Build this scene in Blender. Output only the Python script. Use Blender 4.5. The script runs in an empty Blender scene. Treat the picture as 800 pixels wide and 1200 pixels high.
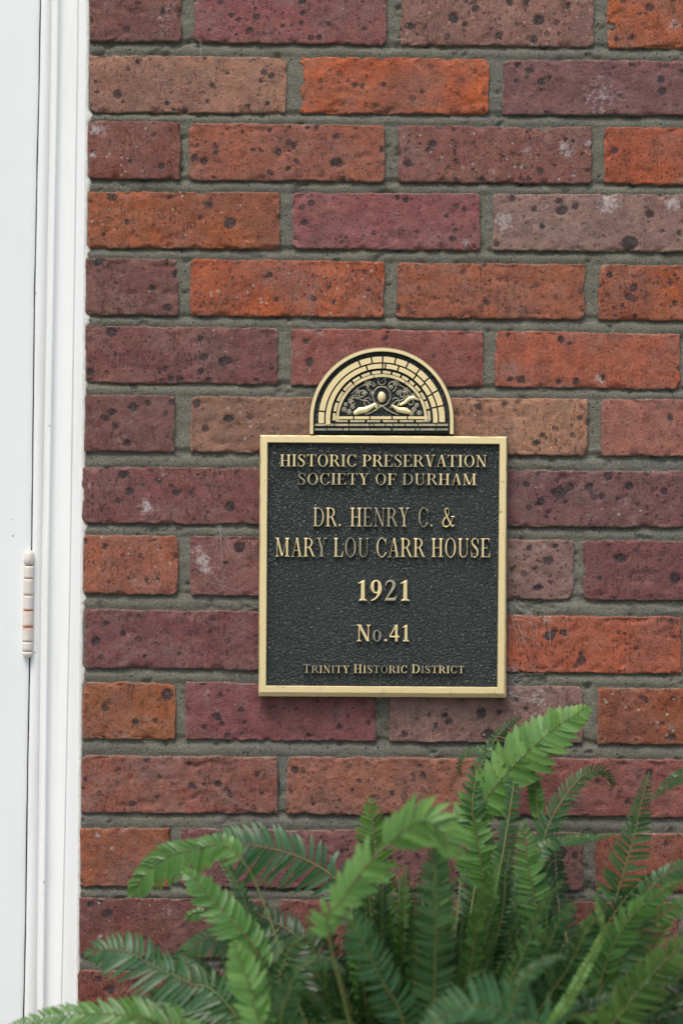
import bpy, bmesh, math, random
import numpy as np
from mathutils import Vector, Matrix

R = math.radians
scene = bpy.context.scene
col = scene.collection

# ------------------------------------------------------------------ camera
FPX = 2000.0                      # focal length in photo pixels (photo is 800 x 1200)
CAM = np.array([0.0, -1.70, 1.05])
PITCH, ROLL = R(1.6), R(-0.42)
cam = bpy.data.cameras.new('camera')
cam.sensor_fit = 'VERTICAL'; cam.sensor_height = 36.0
cam.lens = 36.0 * FPX / 1200.0
cam.clip_start = 0.02; cam.clip_end = 500
camo = bpy.data.objects.new('camera', cam); col.objects.link(camo)
M = Matrix.Translation(Vector(CAM)) @ Matrix.Rotation(R(90) + PITCH, 4, 'X') @ Matrix.Rotation(-ROLL, 4, 'Z')
camo.matrix_world = M
scene.camera = camo
cam.dof.use_dof = True; cam.dof.focus_distance = 1.69; cam.dof.aperture_fstop = 2.3
RM = np.array(M.to_3x3())

def W(px, py, y=0.0):
    """point of the vertical plane at depth y that is seen at photo pixel (px, py)"""
    px = np.asarray(px, float); py = np.asarray(py, float); y = np.asarray(y, float)
    dx = (px - 400) / FPX; dy = -(py - 600) / FPX
    d = [RM[i, 0] * dx + RM[i, 1] * dy - RM[i, 2] for i in range(3)]
    t = (y - CAM[1]) / d[1]
    return np.stack([CAM[0] + d[0] * t, CAM[1] + d[1] * t, CAM[2] + d[2] * t], -1)
def WV(px, py, y=0.0): return Vector(W(px, py, y).tolist())
K = 1.70 / FPX                    # metres per photo pixel on the wall

# ------------------------------------------------------------------ light
SUN_EL, SUN_AZ = 62.0, -25.0      # azimuth measured from the outward wall normal towards the left
w = bpy.data.worlds.new('World'); scene.world = w; w.use_nodes = True
nt = w.node_tree
sky = nt.nodes.new('ShaderNodeTexSky'); sky.sky_type = 'NISHITA'; sky.sun_disc = False
sky.sun_elevation = R(SUN_EL)
ldir = Vector((math.sin(R(SUN_AZ)) * math.cos(R(SUN_EL)), -math.cos(R(SUN_AZ)) * math.cos(R(SUN_EL)), math.sin(R(SUN_EL))))
sky.sun_rotation = math.atan2(ldir.x, ldir.y)
sky.air_density = 1.0; sky.dust_density = 4.0; sky.ozone_density = 1.0
nt.links.new(sky.outputs[0], nt.nodes['Background'].inputs[0])
nt.nodes['Background'].inputs[1].default_value = 0.13
sun = bpy.data.lights.new('sun', 'SUN'); sun.energy = 1.5; sun.angle = R(24); sun.color = (1.0, 0.96, 0.90)
so = bpy.data.objects.new('sun', sun); col.objects.link(so)
so.rotation_euler = ldir.to_track_quat('Z', 'Y').to_euler()
scene.view_settings.view_transform = 'Standard'; scene.view_settings.look = 'None'
scene.view_settings.exposure = 0.50; scene.view_settings.gamma = 1.0

# ------------------------------------------------------------------ helpers
def s2l(c):
    return tuple(((v / 255) / 12.92 if v / 255 < .04045 else ((v / 255 + .055) / 1.055) ** 2.4) for v in c)

def _hash(ix, iy, seed):
    h = (ix.astype(np.int64) * 374761393 + iy.astype(np.int64) * 668265263 + seed * 974634777) & 0xffffffff
    h = ((h ^ (h >> 13)) * 1274126177) & 0xffffffff
    h = (h ^ (h >> 16)) & 0xffffffff
    return h / 4294967295.0
def vn(x, y, seed=0):
    x = np.asarray(x, float); y = np.asarray(y, float)
    ix = np.floor(x); iy = np.floor(y); fx = x - ix; fy = y - iy
    fx = fx * fx * (3 - 2 * fx); fy = fy * fy * (3 - 2 * fy)
    a = _hash(ix, iy, seed); b = _hash(ix + 1, iy, seed); c = _hash(ix, iy + 1, seed); d = _hash(ix + 1, iy + 1, seed)
    return (a * (1 - fx) + b * fx) * (1 - fy) + (c * (1 - fx) + d * fx) * fy
def fbm(x, y, seed=0, o=3):
    s = 0; a = 1; t = 0
    for k in range(o):
        s = s + a * vn(np.asarray(x) * 2 ** k, np.asarray(y) * 2 ** k, seed + k * 17); t += a; a *= .5
    return s / t
def sst(a, b, x):
    t = np.clip((x - a) / (b - a), 0, 1); return t * t * (3 - 2 * t)

def mesh_obj(name, verts, faces, mat, parent=None, smooth=True, attrs=None, origin=None, color=None):
    verts = np.asarray(verts, float)
    if origin is not None: verts = verts - np.asarray(origin)
    me = bpy.data.meshes.new(name)
    me.from_pydata(verts.tolist(), [], [tuple(int(i) for i in f) for f in faces])
    for k, a in (attrs or {}).items():
        at = me.attributes.new(k, 'FLOAT', 'POINT'); at.data.foreach_set('value', np.asarray(a, np.float32))
    if smooth: me.polygons.foreach_set('use_smooth', [True] * len(me.polygons))
    me.update()
    if mat: me.materials.append(mat)
    o = bpy.data.objects.new(name, me); col.objects.link(o)
    if origin is not None: o.location = Vector(np.asarray(origin).tolist())
    if parent is not None: adopt(o, parent)
    if color is not None: o.color = (*color[:3], 1)
    return o
def adopt(o, parent):
    o.parent = parent
    pm = Matrix.Translation(parent.location)
    o.matrix_parent_inverse = pm.inverted()
def grid_faces(nx, ny, off=0, flip=False):
    i, j = np.meshgrid(np.arange(nx - 1), np.arange(ny - 1))
    a = (j * nx + i).ravel() + off
    f = np.stack([a, a + 1, a + 1 + nx, a + nx], -1)
    return f[:, ::-1] if flip else f
def empty(name, loc, label, cat, group=None):
    o = bpy.data.objects.new(name, None); col.objects.link(o); o.location = Vector(loc); o.empty_display_size = .05
    o['label'] = label; o['category'] = cat
    if group: o['group'] = group
    return o
def tag(o, label=None, cat=None, kind=None, group=None):
    if label: o['label'] = label
    if cat: o['category'] = cat
    if kind: o['kind'] = kind
    if group: o['group'] = group
    return o

def make_mat(name):
    m = bpy.data.materials.new(name); m.use_nodes = True
    n = m.node_tree; return m, n, n.nodes['Principled BSDF']
class NB:
    """small node-graph writer"""
    def __init__(s, nt): s.nt = nt; s.L = nt.links.new
    def node(s, t, **kw):
        n = s.nt.nodes.new(t)
        for k, v in kw.items(): setattr(n, k, v)
        return n
    def put(s, sock, v):
        if hasattr(v, 'links') or hasattr(v, 'is_linked'): s.L(v, sock)
        else: sock.default_value = v
    def math(s, op, a, b=0.0, c=0.0, clamp=False):
        n = s.node('ShaderNodeMath', operation=op, use_clamp=clamp)
        s.put(n.inputs[0], a); s.put(n.inputs[1], b)
        if op in ('MULTIPLY_ADD',): s.put(n.inputs[2], c)
        return n.outputs[0]
    def mix(s, f, a, b, blend='MIX'):
        n = s.node('ShaderNodeMix', data_type='RGBA', blend_type=blend)
        s.put(n.inputs[0], f)
        for i, v in ((6, a), (7, b)):
            if isinstance(v, tuple) and len(v) == 3: v = (*v, 1)
            s.put(n.inputs[i], v)
        return n.outputs[2]
    def noise(s, vec, scale, detail=3, rough=.55, dist=0.0):
        n = s.node('ShaderNodeTexNoise'); s.L(vec, n.inputs['Vector'])
        n.inputs['Scale'].default_value = scale; n.inputs['Detail'].default_value = detail
        n.inputs['Roughness'].default_value = rough; n.inputs['Distortion'].default_value = dist
        return n.outputs[0]
    def voro(s, vec, scale, feature='F1', rnd=1.0):
        n = s.node('ShaderNodeTexVoronoi', feature=feature); s.L(vec, n.inputs['Vector'])
        n.inputs['Scale'].default_value = scale; n.inputs['Randomness'].default_value = rnd
        return n
    def ramp(s, v, lo, hi, a=0.0, b=1.0):
        n = s.node('ShaderNodeMapRange', interpolation_type='SMOOTHSTEP'); s.put(n.inputs[0], v)
        for i, q in ((1, lo), (2, hi), (3, a), (4, b)): s.put(n.inputs[i], q)
        return n.outputs[0]
    def attr(s, name, typ='GEOMETRY'):
        n = s.node('ShaderNodeAttribute', attribute_type=typ, attribute_name=name); return n.outputs['Fac']
    def coords(s, offset=True, stretch=(1, 1, 1)):
        tc = s.node('ShaderNodeTexCoord'); v = tc.outputs['Object']
        if offset:
            oi = s.node('ShaderNodeObjectInfo')
            m = s.node('ShaderNodeVectorMath', operation='SCALE'); m.inputs[0].default_value = (3.1, 5.3, 7.7)
            s.L(oi.outputs['Random'], m.inputs['Scale'])
            a = s.node('ShaderNodeVectorMath', operation='ADD'); s.L(v, a.inputs[0]); s.L(m.outputs[0], a.inputs[1]); v = a.outputs[0]
        if stretch != (1, 1, 1):
            m = s.node('ShaderNodeVectorMath', operation='MULTIPLY'); s.L(v, m.inputs[0]); m.inputs[1].default_value = stretch; v = m.outputs[0]
        return v
    def bump(s, h, dist, strength=1.0, prev=None):
        n = s.node('ShaderNodeBump'); n.inputs['Strength'].default_value = strength; n.inputs['Distance'].default_value = dist
        s.L(h, n.inputs['Height'])
        if prev is not None: s.L(prev, n.inputs['Normal'])
        return n.outputs[0]
    def objcol(s): return s.node('ShaderNodeObjectInfo').outputs['Color']

# ------------------------------------------------------------------ materials
def mat_brick():
    m, n, p = make_mat('brick'); b = NB(n)
    v = b.coords(); vs = b.coords(stretch=(2.4, 1, .5)); vh = b.coords(stretch=(.35, 1, 1.6))
    c = b.objcol(); rnd = b.node('ShaderNodeObjectInfo').outputs['Random']
    big = b.noise(v, 16, 3); med = b.noise(v, 75, 5, .65); fin = b.noise(v, 420, 4, .7); vf = b.noise(v, 1100, 2, .6)
    c2 = b.mix(b.ramp(big, .38, .62, 0, .75), c, b.mix(.50, c, (.17, .080, .070)))
    c2 = b.mix(b.ramp(b.noise(v, 9, 3), .52, .70, 0, .35), c2, (.17, .095, .085))
    c2 = b.mix(b.ramp(b.noise(vh, 30, 4, .65), .48, .66, 0, .50), c2, b.mix(.5, c2, (.26, .12, .075)))
    g = b.node('ShaderNodeCombineColor'); t = b.math('MULTIPLY_ADD', med, 1.3, .34)
    def own(k): return b.math('FRACT', b.math('MULTIPLY', rnd, k))
    r1, r2, r3 = own(7.31), own(13.7), own(29.3)
    t = b.math('MULTIPLY', t, b.math('MULTIPLY_ADD', fin, 1.3, .34))
    t = b.math('MULTIPLY', t, b.math('MULTIPLY_ADD', vf, .8, .60))
    for i in range(3): b.L(t, g.inputs[i])
    c3 = b.mix(1.0, c2, g.outputs[0], 'MULTIPLY')
    # pale mottling (salt bloom, worn skin)
    pm = b.math('MULTIPLY', b.ramp(b.noise(v, 55, 6, .78), .50, .70), b.ramp(b.noise(v, 13, 3), .38, .64))
    c3 = b.mix(b.math('MULTIPLY', pm, b.math('MULTIPLY_ADD', rnd, .35, .15)), c3, (.33, .25, .225))
    # dusty film, heavier on some bricks
    c3 = b.mix(b.math('MULTIPLY', b.ramp(b.noise(v, 28, 6, .8), .44, .66), b.math('MULTIPLY_ADD', r3, .14, .05)), c3, (.34, .29, .25))
    sc_ = b.ramp(b.noise(b.coords(stretch=(.5, 1, 1.5)), 130, 5, .85, 1.5), .655, .70)
    c3 = b.mix(b.math('MULTIPLY', sc_, b.math('MULTIPLY_ADD', r1, .35, .12)), c3, (.42, .36, .31))
    # vertical drag marks and little tears of the cut face
    dr = b.ramp(b.noise(vs, 200, 4, .65, .9), .585, .66)
    dr2 = b.math('MULTIPLY', dr, b.ramp(b.noise(v, 22, 3), .38, .58))
    dr2 = b.math('MULTIPLY', dr2, b.math('MULTIPLY_ADD', r1, 1.1, .05)); c3 = b.mix(b.math('MULTIPLY', dr2, .62), c3, (.042, .026, .024))
    hl = b.math('MULTIPLY', b.ramp(b.noise(vs, 260, 4, .7, 1.2), .63, .70), b.ramp(b.noise(v, 18, 2), .44, .62))
    hl = b.math('MULTIPLY', hl, b.math('MULTIPLY_ADD', r2, 1.2, .1)); c3 = b.mix(b.math('MULTIPLY', hl, .48), c3, (.38, .27, .22))
    def spots(sc, rmax, keep):
        q = b.voro(v, sc); sep = b.node('ShaderNodeSeparateColor'); b.L(q.outputs['Color'], sep.inputs[0])
        rad = b.math('MULTIPLY', b.math('SUBTRACT', sep.outputs[0], keep), rmax)
        dd = b.math('ADD', q.outputs['Distance'], b.math('MULTIPLY', b.math('SUBTRACT', fin, .5), .45))
        return b.ramp(b.math('SUBTRACT', rad, dd), -.05, .07)
    s1 = spots(110, 1.0, .60); s2 = spots(240, .9, .48)
    sd = b.attr('spot')       # signed distance to the larger blown iron spots, in units of a photo pixel
    nn = b.math('ADD', b.math('MULTIPLY', b.math('SUBTRACT', b.noise(v, 300, 4, .75), .5), 6.5), b.math('MULTIPLY', b.math('SUBTRACT', b.noise(v, 120, 2), .5), 4.5))
    sdn = b.math('ADD', sd, nn)
    s3 = b.ramp(sdn, 1.5, -1.6)
    core = b.ramp(sdn, -1.0, -4.0)
    dark = b.mix(b.ramp(fin, .35, .65), (.014, .011, .013), (.060, .047, .049))
    sp = b.math('MAXIMUM', b.math('MULTIPLY', b.math('MAXIMUM', b.math('MULTIPLY', s1, b.ramp(r3, .2, .7)), b.math('MULTIPLY', s2, .6)), b.math('MULTIPLY_ADD', r2, .45, .40)), b.math('MULTIPLY', s3, .88))
    c4 = b.mix(sp, c3, dark)
    c4 = b.mix(b.math('MULTIPLY', core, b.ramp(b.noise(v, 500, 3), .54, .64, 0, .45)), c4, (.14, .12, .12))
    # white paint / lime blotches
    wa = b.attr('white'); wn = b.noise(v, 210, 6, .8)
    wf = b.ramp(b.math('ADD', wn, b.math('MULTIPLY', wa, .30)), .60, .84)
    c5 = b.mix(b.math('MULTIPLY', wf, b.ramp(wa, 0.02, .4, 0, .85)), c4, (.46, .39, .38))
    fl = b.voro(v, 130); se = b.node('ShaderNodeSeparateColor'); b.L(fl.outputs['Color'], se.inputs[0])
    ff = b.ramp(b.math('SUBTRACT', b.math('MULTIPLY', b.math('SUBTRACT', se.outputs[1], .74), .8), b.math('ADD', fl.outputs['Distance'], b.math('MULTIPLY', b.math('SUBTRACT', fin, .5), .6))), -.03, .05)
    c5 = b.mix(b.math('MULTIPLY', ff, .6), c5, (.42, .37, .33))
    # mortar film and pale crust along the arrises
    ed = b.attr('edge')
    en = b.math('ADD', ed, b.math('MULTIPLY', b.math('SUBTRACT', b.noise(v, 90, 6, .78), .5), -15.0))
    rim = b.math('MULTIPLY', b.ramp(en, 1.6, -1.2), b.math('MULTIPLY_ADD', rnd, .35, .40))
    c6 = b.mix(rim, c5, b.mix(b.ramp(fin, .4, .6), (.15, .13, .10), (.34, .29, .22)))
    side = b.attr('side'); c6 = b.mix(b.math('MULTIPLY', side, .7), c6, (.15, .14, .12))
    b.L(c6, p.inputs['Base Color'])
    b.L(b.math('MULTIPLY_ADD', med, .25, .66), p.inputs['Roughness'])
    p.inputs['Specular IOR Level'].default_value = .28
    h = b.math('MULTIPLY_ADD', fin, 1.1, b.math('MULTIPLY', dr2, -1.3))
    h = b.math('ADD', h, b.math('MULTIPLY', vf, .45))
    h = b.math('ADD', h, b.math('MULTIPLY', hl, .6))
    h = b.math('SUBTRACT', h, b.math('MULTIPLY', sp, .8))
    h = b.math('ADD', h, b.math('MULTIPLY', med, 1.6))
    b.L(b.bump(h, .0009, 1.0), p.inputs['Normal'])
    return m
def mat_mortar():
    m, n, p = make_mat('mortar'); b = NB(n); v = b.coords(False)
    c = b.mix(b.noise(v, 18, 3), (.200, .192, .148), (.300, .285, .228))
    c = b.mix(b.ramp(b.noise(v, 6, 3), .45, .7, 0, .5), c, (.20, .205, .19))
    c = b.mix(b.ramp(b.noise(v, 650, 4, .75), .42, .60, 0, .60), c, (.065, .064, .05))
    g = b.voro(v, 650); c = b.mix(b.ramp(g.outputs['Distance'], .22, .05, 0, .45), c, (.36, .34, .30))
    g2 = b.voro(v, 240); se = b.node('ShaderNodeSeparateColor'); b.L(g2.outputs['Color'], se.inputs[0])
    c = b.mix(b.math('MULTIPLY', b.ramp(g2.outputs['Distance'], .28, .18), b.ramp(se.outputs[0], .84, .88)), c, (.04, .038, .035))
    c = b.mix(b.math('MULTIPLY', b.ramp(g2.outputs['Distance'], .22, .14), b.ramp(se.outputs[1], .93, .95)), c, (.50, .48, .44))
    b.L(c, p.inputs['Base Color']); p.inputs['Roughness'].default_value = .9; p.inputs['Specular IOR Level'].default_value = .2
    h = b.math('ADD', b.noise(v, 420, 5, .8), b.math('MULTIPLY', b.noise(v, 1300, 2), .6))
    b.L(b.bump(h, .0020, 1.0), p.inputs['Normal'])
    return m
def mat_paint(name, colr=(.85, .86, .84), dirt=.8):
    m, n, p = make_mat(name); b = NB(n); v = b.coords(False); vs = b.coords(False, stretch=(1, 1, .12))
    c = b.mix(b.noise(v, 7, 3), colr, tuple(x * .955 for x in colr))
    c = b.mix(b.ramp(b.noise(vs, 60, 4, .6), .50, .75, 0, .16 * dirt * 2), c, (.62, .62, .58))
    sp = b.ramp(b.noise(v, 95, 4, .8), .70, .78, 0, .5 * dirt)
    c = b.mix(sp, c, (.50, .47, .40))
    g = b.voro(v, 55); se = b.node('ShaderNodeSeparateColor'); b.L(g.outputs['Color'], se.inputs[0])
    c = b.mix(b.math('MULTIPLY', b.ramp(g.outputs['Distance'], .10, .04), b.ramp(se.outputs[0], .86, .88, 0, .55)), c, (.25, .23, .20))
    b.L(c, p.inputs['Base Color']); p.inputs['Roughness'].default_value = .42
    h = b.math('ADD', b.noise(vs, 180, 3), b.math('MULTIPLY', b.noise(v, 300, 3), .5))
    b.L(b.bump(h, .0002, .35), p.inputs['Normal'])
    return m
def mat_hinge():
    m, n, p = make_mat('hinge_paint'); b = NB(n); v = b.coords(False)
    c = b.mix(b.noise(v, 120, 4), (.76, .72, .66), (.64, .56, .50))
    c = b.mix(b.ramp(b.noise(v, 210, 4, .7), .60, .72, 0, .6), c, (.50, .38, .28))
    ru = b.attr('rust')
    c = b.mix(b.ramp(b.math('ADD', ru, b.math('MULTIPLY', b.math('SUBTRACT', b.noise(v, 260, 3), .5), .7)), .25, .9, 0, .85), c, (.55, .22, .12))
    b.L(c, p.inputs['Base Color']); p.inputs['Roughness'].default_value = .5
    b.L(b.bump(b.noise(v, 300, 3), .0004, .6), p.inputs['Normal'])
    return m
def mat_bronze():
    """polished bronze; the object's colour holds (tarnish, -, -)"""
    m, n, p = make_mat('bronze'); b = NB(n); v = b.coords(True)
    se = b.node('ShaderNodeSeparateColor'); b.L(b.objcol(), se.inputs[0]); tn = se.outputs[0]
    nz = b.noise(v, 130, 4, .7)
    t = b.ramp(b.math('ADD', b.math('MULTIPLY', b.math('SUBTRACT', nz, .5), .55), tn), .30, .78)
    gold = b.mix(b.noise(v, 60, 3), (.96, .77, .41), (.88, .70, .37))
    c = b.mix(t, gold, (.20, .205, .17))
    st = b.ramp(b.noise(v, 95, 5, .8), .61, .70); c = b.mix(b.math('MULTIPLY', st, .6), c, (.22, .16, .09))
    ge = b.node('ShaderNodeNewGeometry'); sn = b.node('ShaderNodeSeparateXYZ'); b.L(ge.outputs['Normal'], sn.inputs[0])
    side = b.ramp(b.math('ABSOLUTE', sn.outputs[1]), .80, .45)      # the unpolished flanks of the casting
    c = b.mix(b.math('MULTIPLY', side, .85), c, (.10, .105, .085))
    b.L(c, p.inputs['Base Color'])
    b.L(b.math('SUBTRACT', 1.0, b.math('MULTIPLY_ADD', b.math('MAXIMUM', b.math('MULTIPLY', t, .8), side), .28, .66)), p.inputs['Metallic'])
    b.L(b.math('MULTIPLY_ADD', t, .22, .38), p.inputs['Roughness'])
    b.L(b.bump(b.noise(v, 500, 3), .00015, .5), p.inputs['Normal'])
    return m
def mat_patina():
    m, n, p = make_mat('dark_patina'); b = NB(n); v = b.coords(False)
    c = b.mix(b.noise(v, 30, 3), (.017, .026, .024), (.030, .042, .038))
    b.L(c, p.inputs['Base Color']); p.inputs['Metallic'].default_value = .15
    p.inputs['Roughness'].default_value = .24; p.inputs['Specular IOR Level'].default_value = .9
    a = b.noise(v, 390, 3, .6, .3); q = b.ramp(a, .38, .66)
    g = b.voro(v, 600, 'SMOOTH_F1'); h = b.math('SUBTRACT', b.math('MULTIPLY', q, .9), b.math('MULTIPLY', g.outputs['Distance'], .6))
    b.L(b.bump(h, .0019, 1.0), p.inputs['Normal'])
    return m
def mat_fern():
    m, n, p = make_mat('fern_leaf'); b = NB(n); v = b.coords(True)
    tone = b.attr('tone'); mid = b.attr('mid'); tip = b.attr('tip')
    c = b.objcol()
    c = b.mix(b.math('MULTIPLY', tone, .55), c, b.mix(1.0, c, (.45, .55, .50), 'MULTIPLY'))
    c = b.mix(b.ramp(b.noise(v, 60, 3), .40, .70, 0, .35), c, b.mix(1.0, c, (1.5, 1.25, .7), 'MULTIPLY'))
    c = b.mix(b.math('MULTIPLY', b.ramp(mid, .25, .0), .30), c, b.mix(1.0, c, (1.5, 1.5, 1.0), 'MULTIPLY'))
    c = b.mix(b.ramp(b.math('MULTIPLY', tip, b.noise(v, 90, 2)), .42, .60, 0, .5), c, (.16, .12, .03))
    b.L(c, p.inputs['Base Color']); p.inputs['Roughness'].default_value = .42; p.inputs['Specular IOR Level'].default_value = .45
    b.L(b.bump(b.noise(v, 350, 2), .0004, .5), p.inputs['Normal'])
    tr = b.node('ShaderNodeBsdfTranslucent'); b.L(b.mix(1.0, c, (1.2, 1.6, .8), 'MULTIPLY'), tr.inputs[0])
    mx = b.node('ShaderNodeMixShader'); mx.inputs[0].default_value = .28
    b.L(p.outputs[0], mx.inputs[1]); b.L(tr.outputs[0], mx.inputs[2])
    b.L(mx.outputs[0], n.nodes['Material Output'].inputs[0])
    return m
def mat_plain(name, c1, c2, scale, rough, bump=.0, spec=.4):
    m, n, p = make_mat(name); b = NB(n); v = b.coords(False)
    b.L(b.mix(b.ramp(b.noise(v, scale, 4, .65), .3, .7), c1, c2), p.inputs['Base Color'])
    p.inputs['Roughness'].default_value = rough; p.inputs['Specular IOR Level'].default_value = spec
    if bump: b.L(b.bump(b.noise(v, scale * 4, 4), bump, .8), p.inputs['Normal'])
    return m
M_BRICK, M_MORTAR = mat_brick(), mat_mortar()
M_PAINT, M_DOOR = mat_paint('white_frame_paint'), mat_paint('white_door_paint', (.82, .85, .835), .3)
M_CAULK = mat_plain('caulk', (.72, .71, .67), (.60, .58, .53), 120, .6, .0006)
M_HINGE, M_BRONZE, M_PATINA, M_FERN = mat_hinge(), mat_bronze(), mat_patina(), mat_fern()
M_STEM = mat_plain('fern_stem', (.12, .10, .03), (.085, .14, .035), 60, .5)
M_WEB = mat_plain('spider_silk', (.62, .62, .60), (.75, .75, .73), 40, .6)
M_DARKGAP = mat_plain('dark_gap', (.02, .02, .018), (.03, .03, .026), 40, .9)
M_POT = mat_plain('glazed_clay', (.06, .09, .085), (.09, .12, .11), 30, .3, .0005, .5)
M_SOIL = mat_plain('potting_soil', (.02, .014, .010), (.05, .035, .022), 90, .95, .004, .2)
M_BOARD = mat_plain('painted_boards', (.22, .225, .22), (.30, .30, .29), 14, .6, .0008)
M_GROUND = mat_plain('lawn', (.05, .085, .03), (.09, .12, .045), 3, .9, .01, .2)
M_STONE = mat_plain('threshold_stone', (.30, .29, .27), (.38, .37, .34), 30, .8, .001)

# ------------------------------------------------------------------ ground, porch floor
g = mesh_obj('ground', [(-150, -300, -.35), (150, -300, -.35), (150, 20, -.35), (-150, 20, -.35)], [(0, 1, 2, 3)], M_GROUND); tag(g, kind='structure')
pv, pf = [], []
porch = bpy.data.objects.new('porch_floor', None); col.objects.link(porch); porch['kind'] = 'structure'; porch.location = (0, 0, 0)
rng = random.Random(4)
bx = -2.6
def box(x0, x1, y0, y1, z0, z1, bev=.003):
    bm = bmesh.new()
    bmesh.ops.create_cube(bm, size=1.0)
    for vv in bm.verts: vv.co = Vector(((x0 + x1) / 2 + vv.co.x * (x1 - x0), (y0 + y1) / 2 + vv.co.y * (y1 - y0), (z0 + z1) / 2 + vv.co.z * (z1 - z0)))
    if bev: bmesh.ops.bevel(bm, geom=bm.edges[:], offset=bev, segments=1, affect='EDGES')
    V = [v.co[:] for v in bm.verts]; bm.verts.index_update(); F = [[v.index for v in f.verts] for f in bm.faces]; bm.free(); return V, F
bV, bF = box(-.068, .068, -1.2, 1.2, -.03, 0)
bme = None
for i in range(38):
    if bme is None:
        o = mesh_obj('floor_board', bV, bF, M_BOARD, smooth=False); bme = o.data
    else:
        o = bpy.data.objects.new('floor_board', bme); col.objects.link(o)
    o.location = (bx + i * .14, -1.168, rng.uniform(-.001, .001)); adopt(o, porch)

# ------------------------------------------------------------------ the brick wall
wall = empty('brick_wall', W(450, 1890), 'speckled red and maroon brick wall with recessed grey mortar joints beside the white door', 'brick wall')

# course by course, in photo pixels: y top / bottom at x=100 and at x=800, then bricks (x0, x1, sRGB, second colour or None)
MA, OR_, TA = (118, 68, 70), (176, 72, 36), (150, 108, 88)
ROWS = [
 (-14, 48, -8, 56,  [(105, 212, (112, 62, 57)), (227, 453, (128, 74, 76)), (469, 696, (138, 98, 87)), (711, 936, (170, 74, 42))]),
 (64, 131, 71, 135, [(105, 336, (150, 108, 88)), (352, 573, (182, 72, 32)), (589, 812, (112, 74, 78))]),
 (142, 209, 150, 216, [(104, 211.5, (124, 62, 48)), (222, 451, (148, 80, 60)), (467, 693, (122, 76, 70)), (707, 930, (178, 68, 30))]),
 (224, 290, 229, 295, [(103, 328, (156, 70, 42)), (343, 562, (132, 76, 78)), (577, 803, (134, 106, 99))]),
 (302, 369, 311, 375, [(101, 209, (112, 70, 65)), (223, 450, (172, 70, 38)), (465, 685, (164, 74, 46)), (701, 922, (160, 68, 38))]),
 (381, 448, 391, 456, [(100, 326, (114, 68, 68)), (341, 567, (138, 72, 64)), (580, 797, (158, 80, 56)), (812, 1038, (150, 90, 80))]),
 (463, 529, 468, 535, [(99, 205, (104, 61, 60)), (223, 449, (134, 98, 80)), (465, 688, (156, 112, 86)), (704, 925, (146, 90, 78))]),
 (547, 613, 552, 618, [(97, 320, (114, 67, 68)), (336, 565, (120, 70, 70)), (580, 812, (106, 69, 73))]),
 (627, 696, 634, 704, [(98, 209, (150, 80, 56)), (223, 446, (124, 79, 78)), (460, 672, (132, 104, 98)), (683, 914, (106, 60, 66))]),
 (714, 783, 723, 790, [(100, 325, (112, 61, 67)), (340, 563, (120, 66, 66)), (578, 798, (158, 78, 53)), (812, 1038, (120, 70, 66))]),
 (799, 866, 806, 873, [(97, 206, (154, 74, 44)), (217, 441, (124, 68, 73)), (455, 682, (132, 100, 95)), (699, 924, (142, 64, 40))]),
 (885, 952, 890, 958, [(96, 325, (136, 78, 64)), (336, 562, (144, 91, 72)), (577, 806, (130, 70, 66))]),
 (970, 1039, 977, 1045, [(94, 199, (148, 70, 48)), (212, 436, (114, 67, 73)), (450, 682, (120, 80, 80)), (697, 922, (140, 72, 50))]),
 (1053, 1121, 1058, 1128, [(93, 312, (102, 53, 50)), (327, 553, (120, 70, 62)), (568, 795, (128, 72, 60)), (810, 1036, (112, 64, 62))]),
 (1138, 1206, 1142, 1211, [(91, 196, (118, 58, 46)), (211, 437, (110, 62, 64)), (452, 680, (118, 66, 60)), (694, 920, (140, 70, 48))]),
]
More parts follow.
